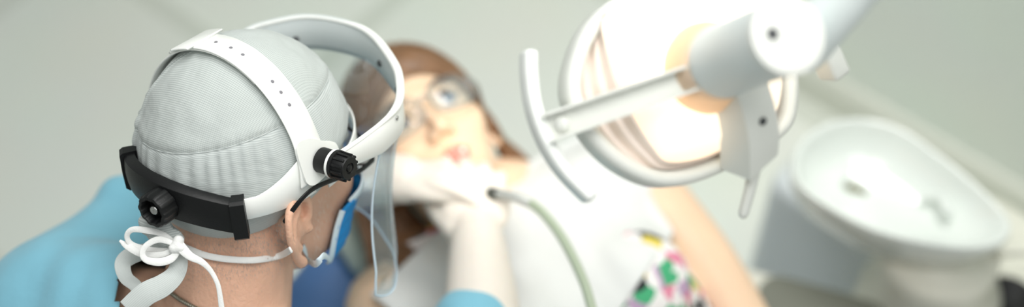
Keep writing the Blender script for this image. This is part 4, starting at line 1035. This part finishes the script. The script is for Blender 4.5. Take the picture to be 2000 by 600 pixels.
# body below the bowl: neck, body block, side shelf with black socket
nk0 = A([bc[0]+.03, bc[1]-.02, 0]); yw = W1
cb_ = on_z(1835, 575, .50)
neck = M(); V = []
for s_, z in ((.075, ZB-.09), (.072, ZB-.13), (.080, ZB-.19), (.10, ZB-.24), (.105, .02), (.12, 0.)):
    for k in range(40):
        a = 2*PI*k/40; V.append(A([cb_[0]*(1 if z < .55 else .75)+(bc[0]*.25 if z >= .55 else 0), cb_[1]*(1 if z < .55 else .75)+(bc[1]*.25 if z >= .55 else 0), z])+s_*(math.cos(a)*W1*1.1+math.sin(a)*W2))
neck.add(V, grid_faces(6, 40, False, True)+[tuple(range(40)), tuple(range(200, 240))[::-1]])
m_cream2 = mat('cream_enamel', (222, 221, 208), .4)
obj('neck', neck, m_cream2, sp_u, 'cream pedestal neck')
bx = on_z(1985, 560, .52); 
obj('body', rbox(A([bx[0], bx[1], .26])+W1*.05, W1*.17, W2*.13, Z3*.26, .03, 5), m_cream2, sp_u, 'cream cabinet body')
sk = on_z(1968, 594, .522)
obj('cup_socket', lathe(A([sk[0], sk[1], .518]), Z3, [(.042, 0), (.042, .010), (.036, .012), (.033, .004), (.002, .003)], 40), m_black, sp_u, 'black round socket')
pp = on_z(1955, 490, .62); pe = on_z(2060, 484, .62)
obj('water_pipe', tube([A(pp), A(pe)], .009, 16), m_cream2, sp_u)
sh_ = on_z(1590, 455, .30)
obj('side_panel', rbox(A([sh_[0], sh_[1], .24])+.08*W1-.03*W2, W1*.15, W2*.05, Z3*.24, .03, 5), mat('blue_grey_enamel', (226, 232, 234), .45), sp_u, 'pale blue-grey panel under the bowl')

# ------------------------------------------------------------------ tray table in the lower right
tq = [on_z(x, y, .52) for x, y in ((1496, 533), (1738, 600), (1700, 760), (1420, 700))]
tc_ = sum(tq)/4
tt = thing('tray_table', tc_*A([1, 1, 0]), 'dark grey tray table with a cream edge below the lamp and spittoon', 'table')
def tray(ps, z0, z1, rr=.03):
    out = []
    for i in range(4):
        p, a, b = ps[i], ps[i-1], ps[(i+1) % 4]; u, w = nrm(a-p), nrm(b-p)
        for t in np.linspace(0, 1, 7): out.append((1-t)**2*(p+u*rr)+2*t*(1-t)*p+t*t*(p+w*rr))
    k = len(out); V = [A([p[0], p[1], z]) for z in (z0, z1) for p in out]
    return M().add(V, [(i, (i+1) % k, k+(i+1) % k, k+i) for i in range(k)]+[tuple(range(k)), tuple(range(k, 2*k))], 0, False)
grow = lambda s_: [tc_+(q-tc_)*s_ for q in tq]
ed4 = [tq[0]+.0*W1, tq[1], tq[2], tq[3]]; sh4 = .05*nrm(tq[0]-tq[1])
obj('tray_edge', tray([tq[0]+sh4, tq[0]*.8+tq[1]*.2, tq[3]*.8+tq[2]*.2, tq[3]+sh4], .485, .516), m_cream2, tt, 'cream edge')
obj('tray_top', tray(grow(1.0), .50, .523), mat('dark_grey_pad', (116, 118, 106), .6), tt, 'dark grey top')
tb_ = tc_-W2*.09
obj('pole', tube([A([tb_[0], tb_[1], .49]), A([tb_[0], tb_[1], .03])], .025, 20, cap=False), m_pearl, tt)
obj('base', lathe(A([tb_[0], tb_[1], 0]), Z3, [(.11, 0), (.11, .02), (.09, .035), (.03, .04)], 40), m_pearl, tt)

# ------------------------------------------------------------------ light
wd = bpy.data.worlds.new('world'); sc.world = wd; wd.use_nodes = True
bg = wd.node_tree.nodes['Background']; bg.inputs[0].default_value = (.95, 1.0, .96, 1); bg.inputs[1].default_value = .33
def area(name, loc, target, size, power, color=(1, 1, 1), shape='RECTANGLE', sy=None):
    l = bpy.data.lights.new(name, 'AREA'); l.shape = shape; l.size = size; l.size_y = sy or size; l.energy = power; l.color = color
    o = bpy.data.objects.new(name, l); COL.objects.link(o); o.location = Vector(loc); o.rotation_euler = (Vector(target)-Vector(loc)).to_track_quat('-Z', 'Y').to_euler(); return o
area('unseen_overhead_light', (.1, .5, 2.68), (.1, .5, 0), 1.2, 15, (1, 1, .98), sy=.6)
area('unseen_overhead_light', (.7, -.4, 2.68), (.7, -.4, 0), 1.0, 8, (.97, 1, 1), sy=.6)
pl_ = area('unseen_overhead_light', (.32, 1.35, 2.68), (.32, 1.35, 0), 1.0, 8.3, (1, 1, .98), sy=.6); pl_.data.spread = math.radians(100)  # added light without a fixture, narrowed to brighten the far floor and wall
sl = bpy.data.lights.new('lamp_beam', 'SPOT'); sl.energy = 6.5; sl.spot_size = math.radians(25); sl.spot_blend = 1.0; sl.shadow_soft_size = .035; sl.color = (1, .95, .86)
so = bpy.data.objects.new('lamp_beam', sl); COL.objects.link(so); so.location = Vector(LO+La*.03); so.rotation_euler = Vector(La).to_track_quat('-Z', 'Y').to_euler()

vs = sc.view_settings; vs.view_transform = 'Standard'; vs.look = 'None'; vs.gamma = 1; vs.use_curve_mapping = False; vs.exposure = 0.05
sc.render.film_transparent = False
cy = sc.cycles; cy.use_denoising = True; cy.max_bounces = 10; cy.transparent_max_bounces = 16; cy.caustics_reflective = False; cy.caustics_refractive = False; cy.sample_clamp_indirect = 4
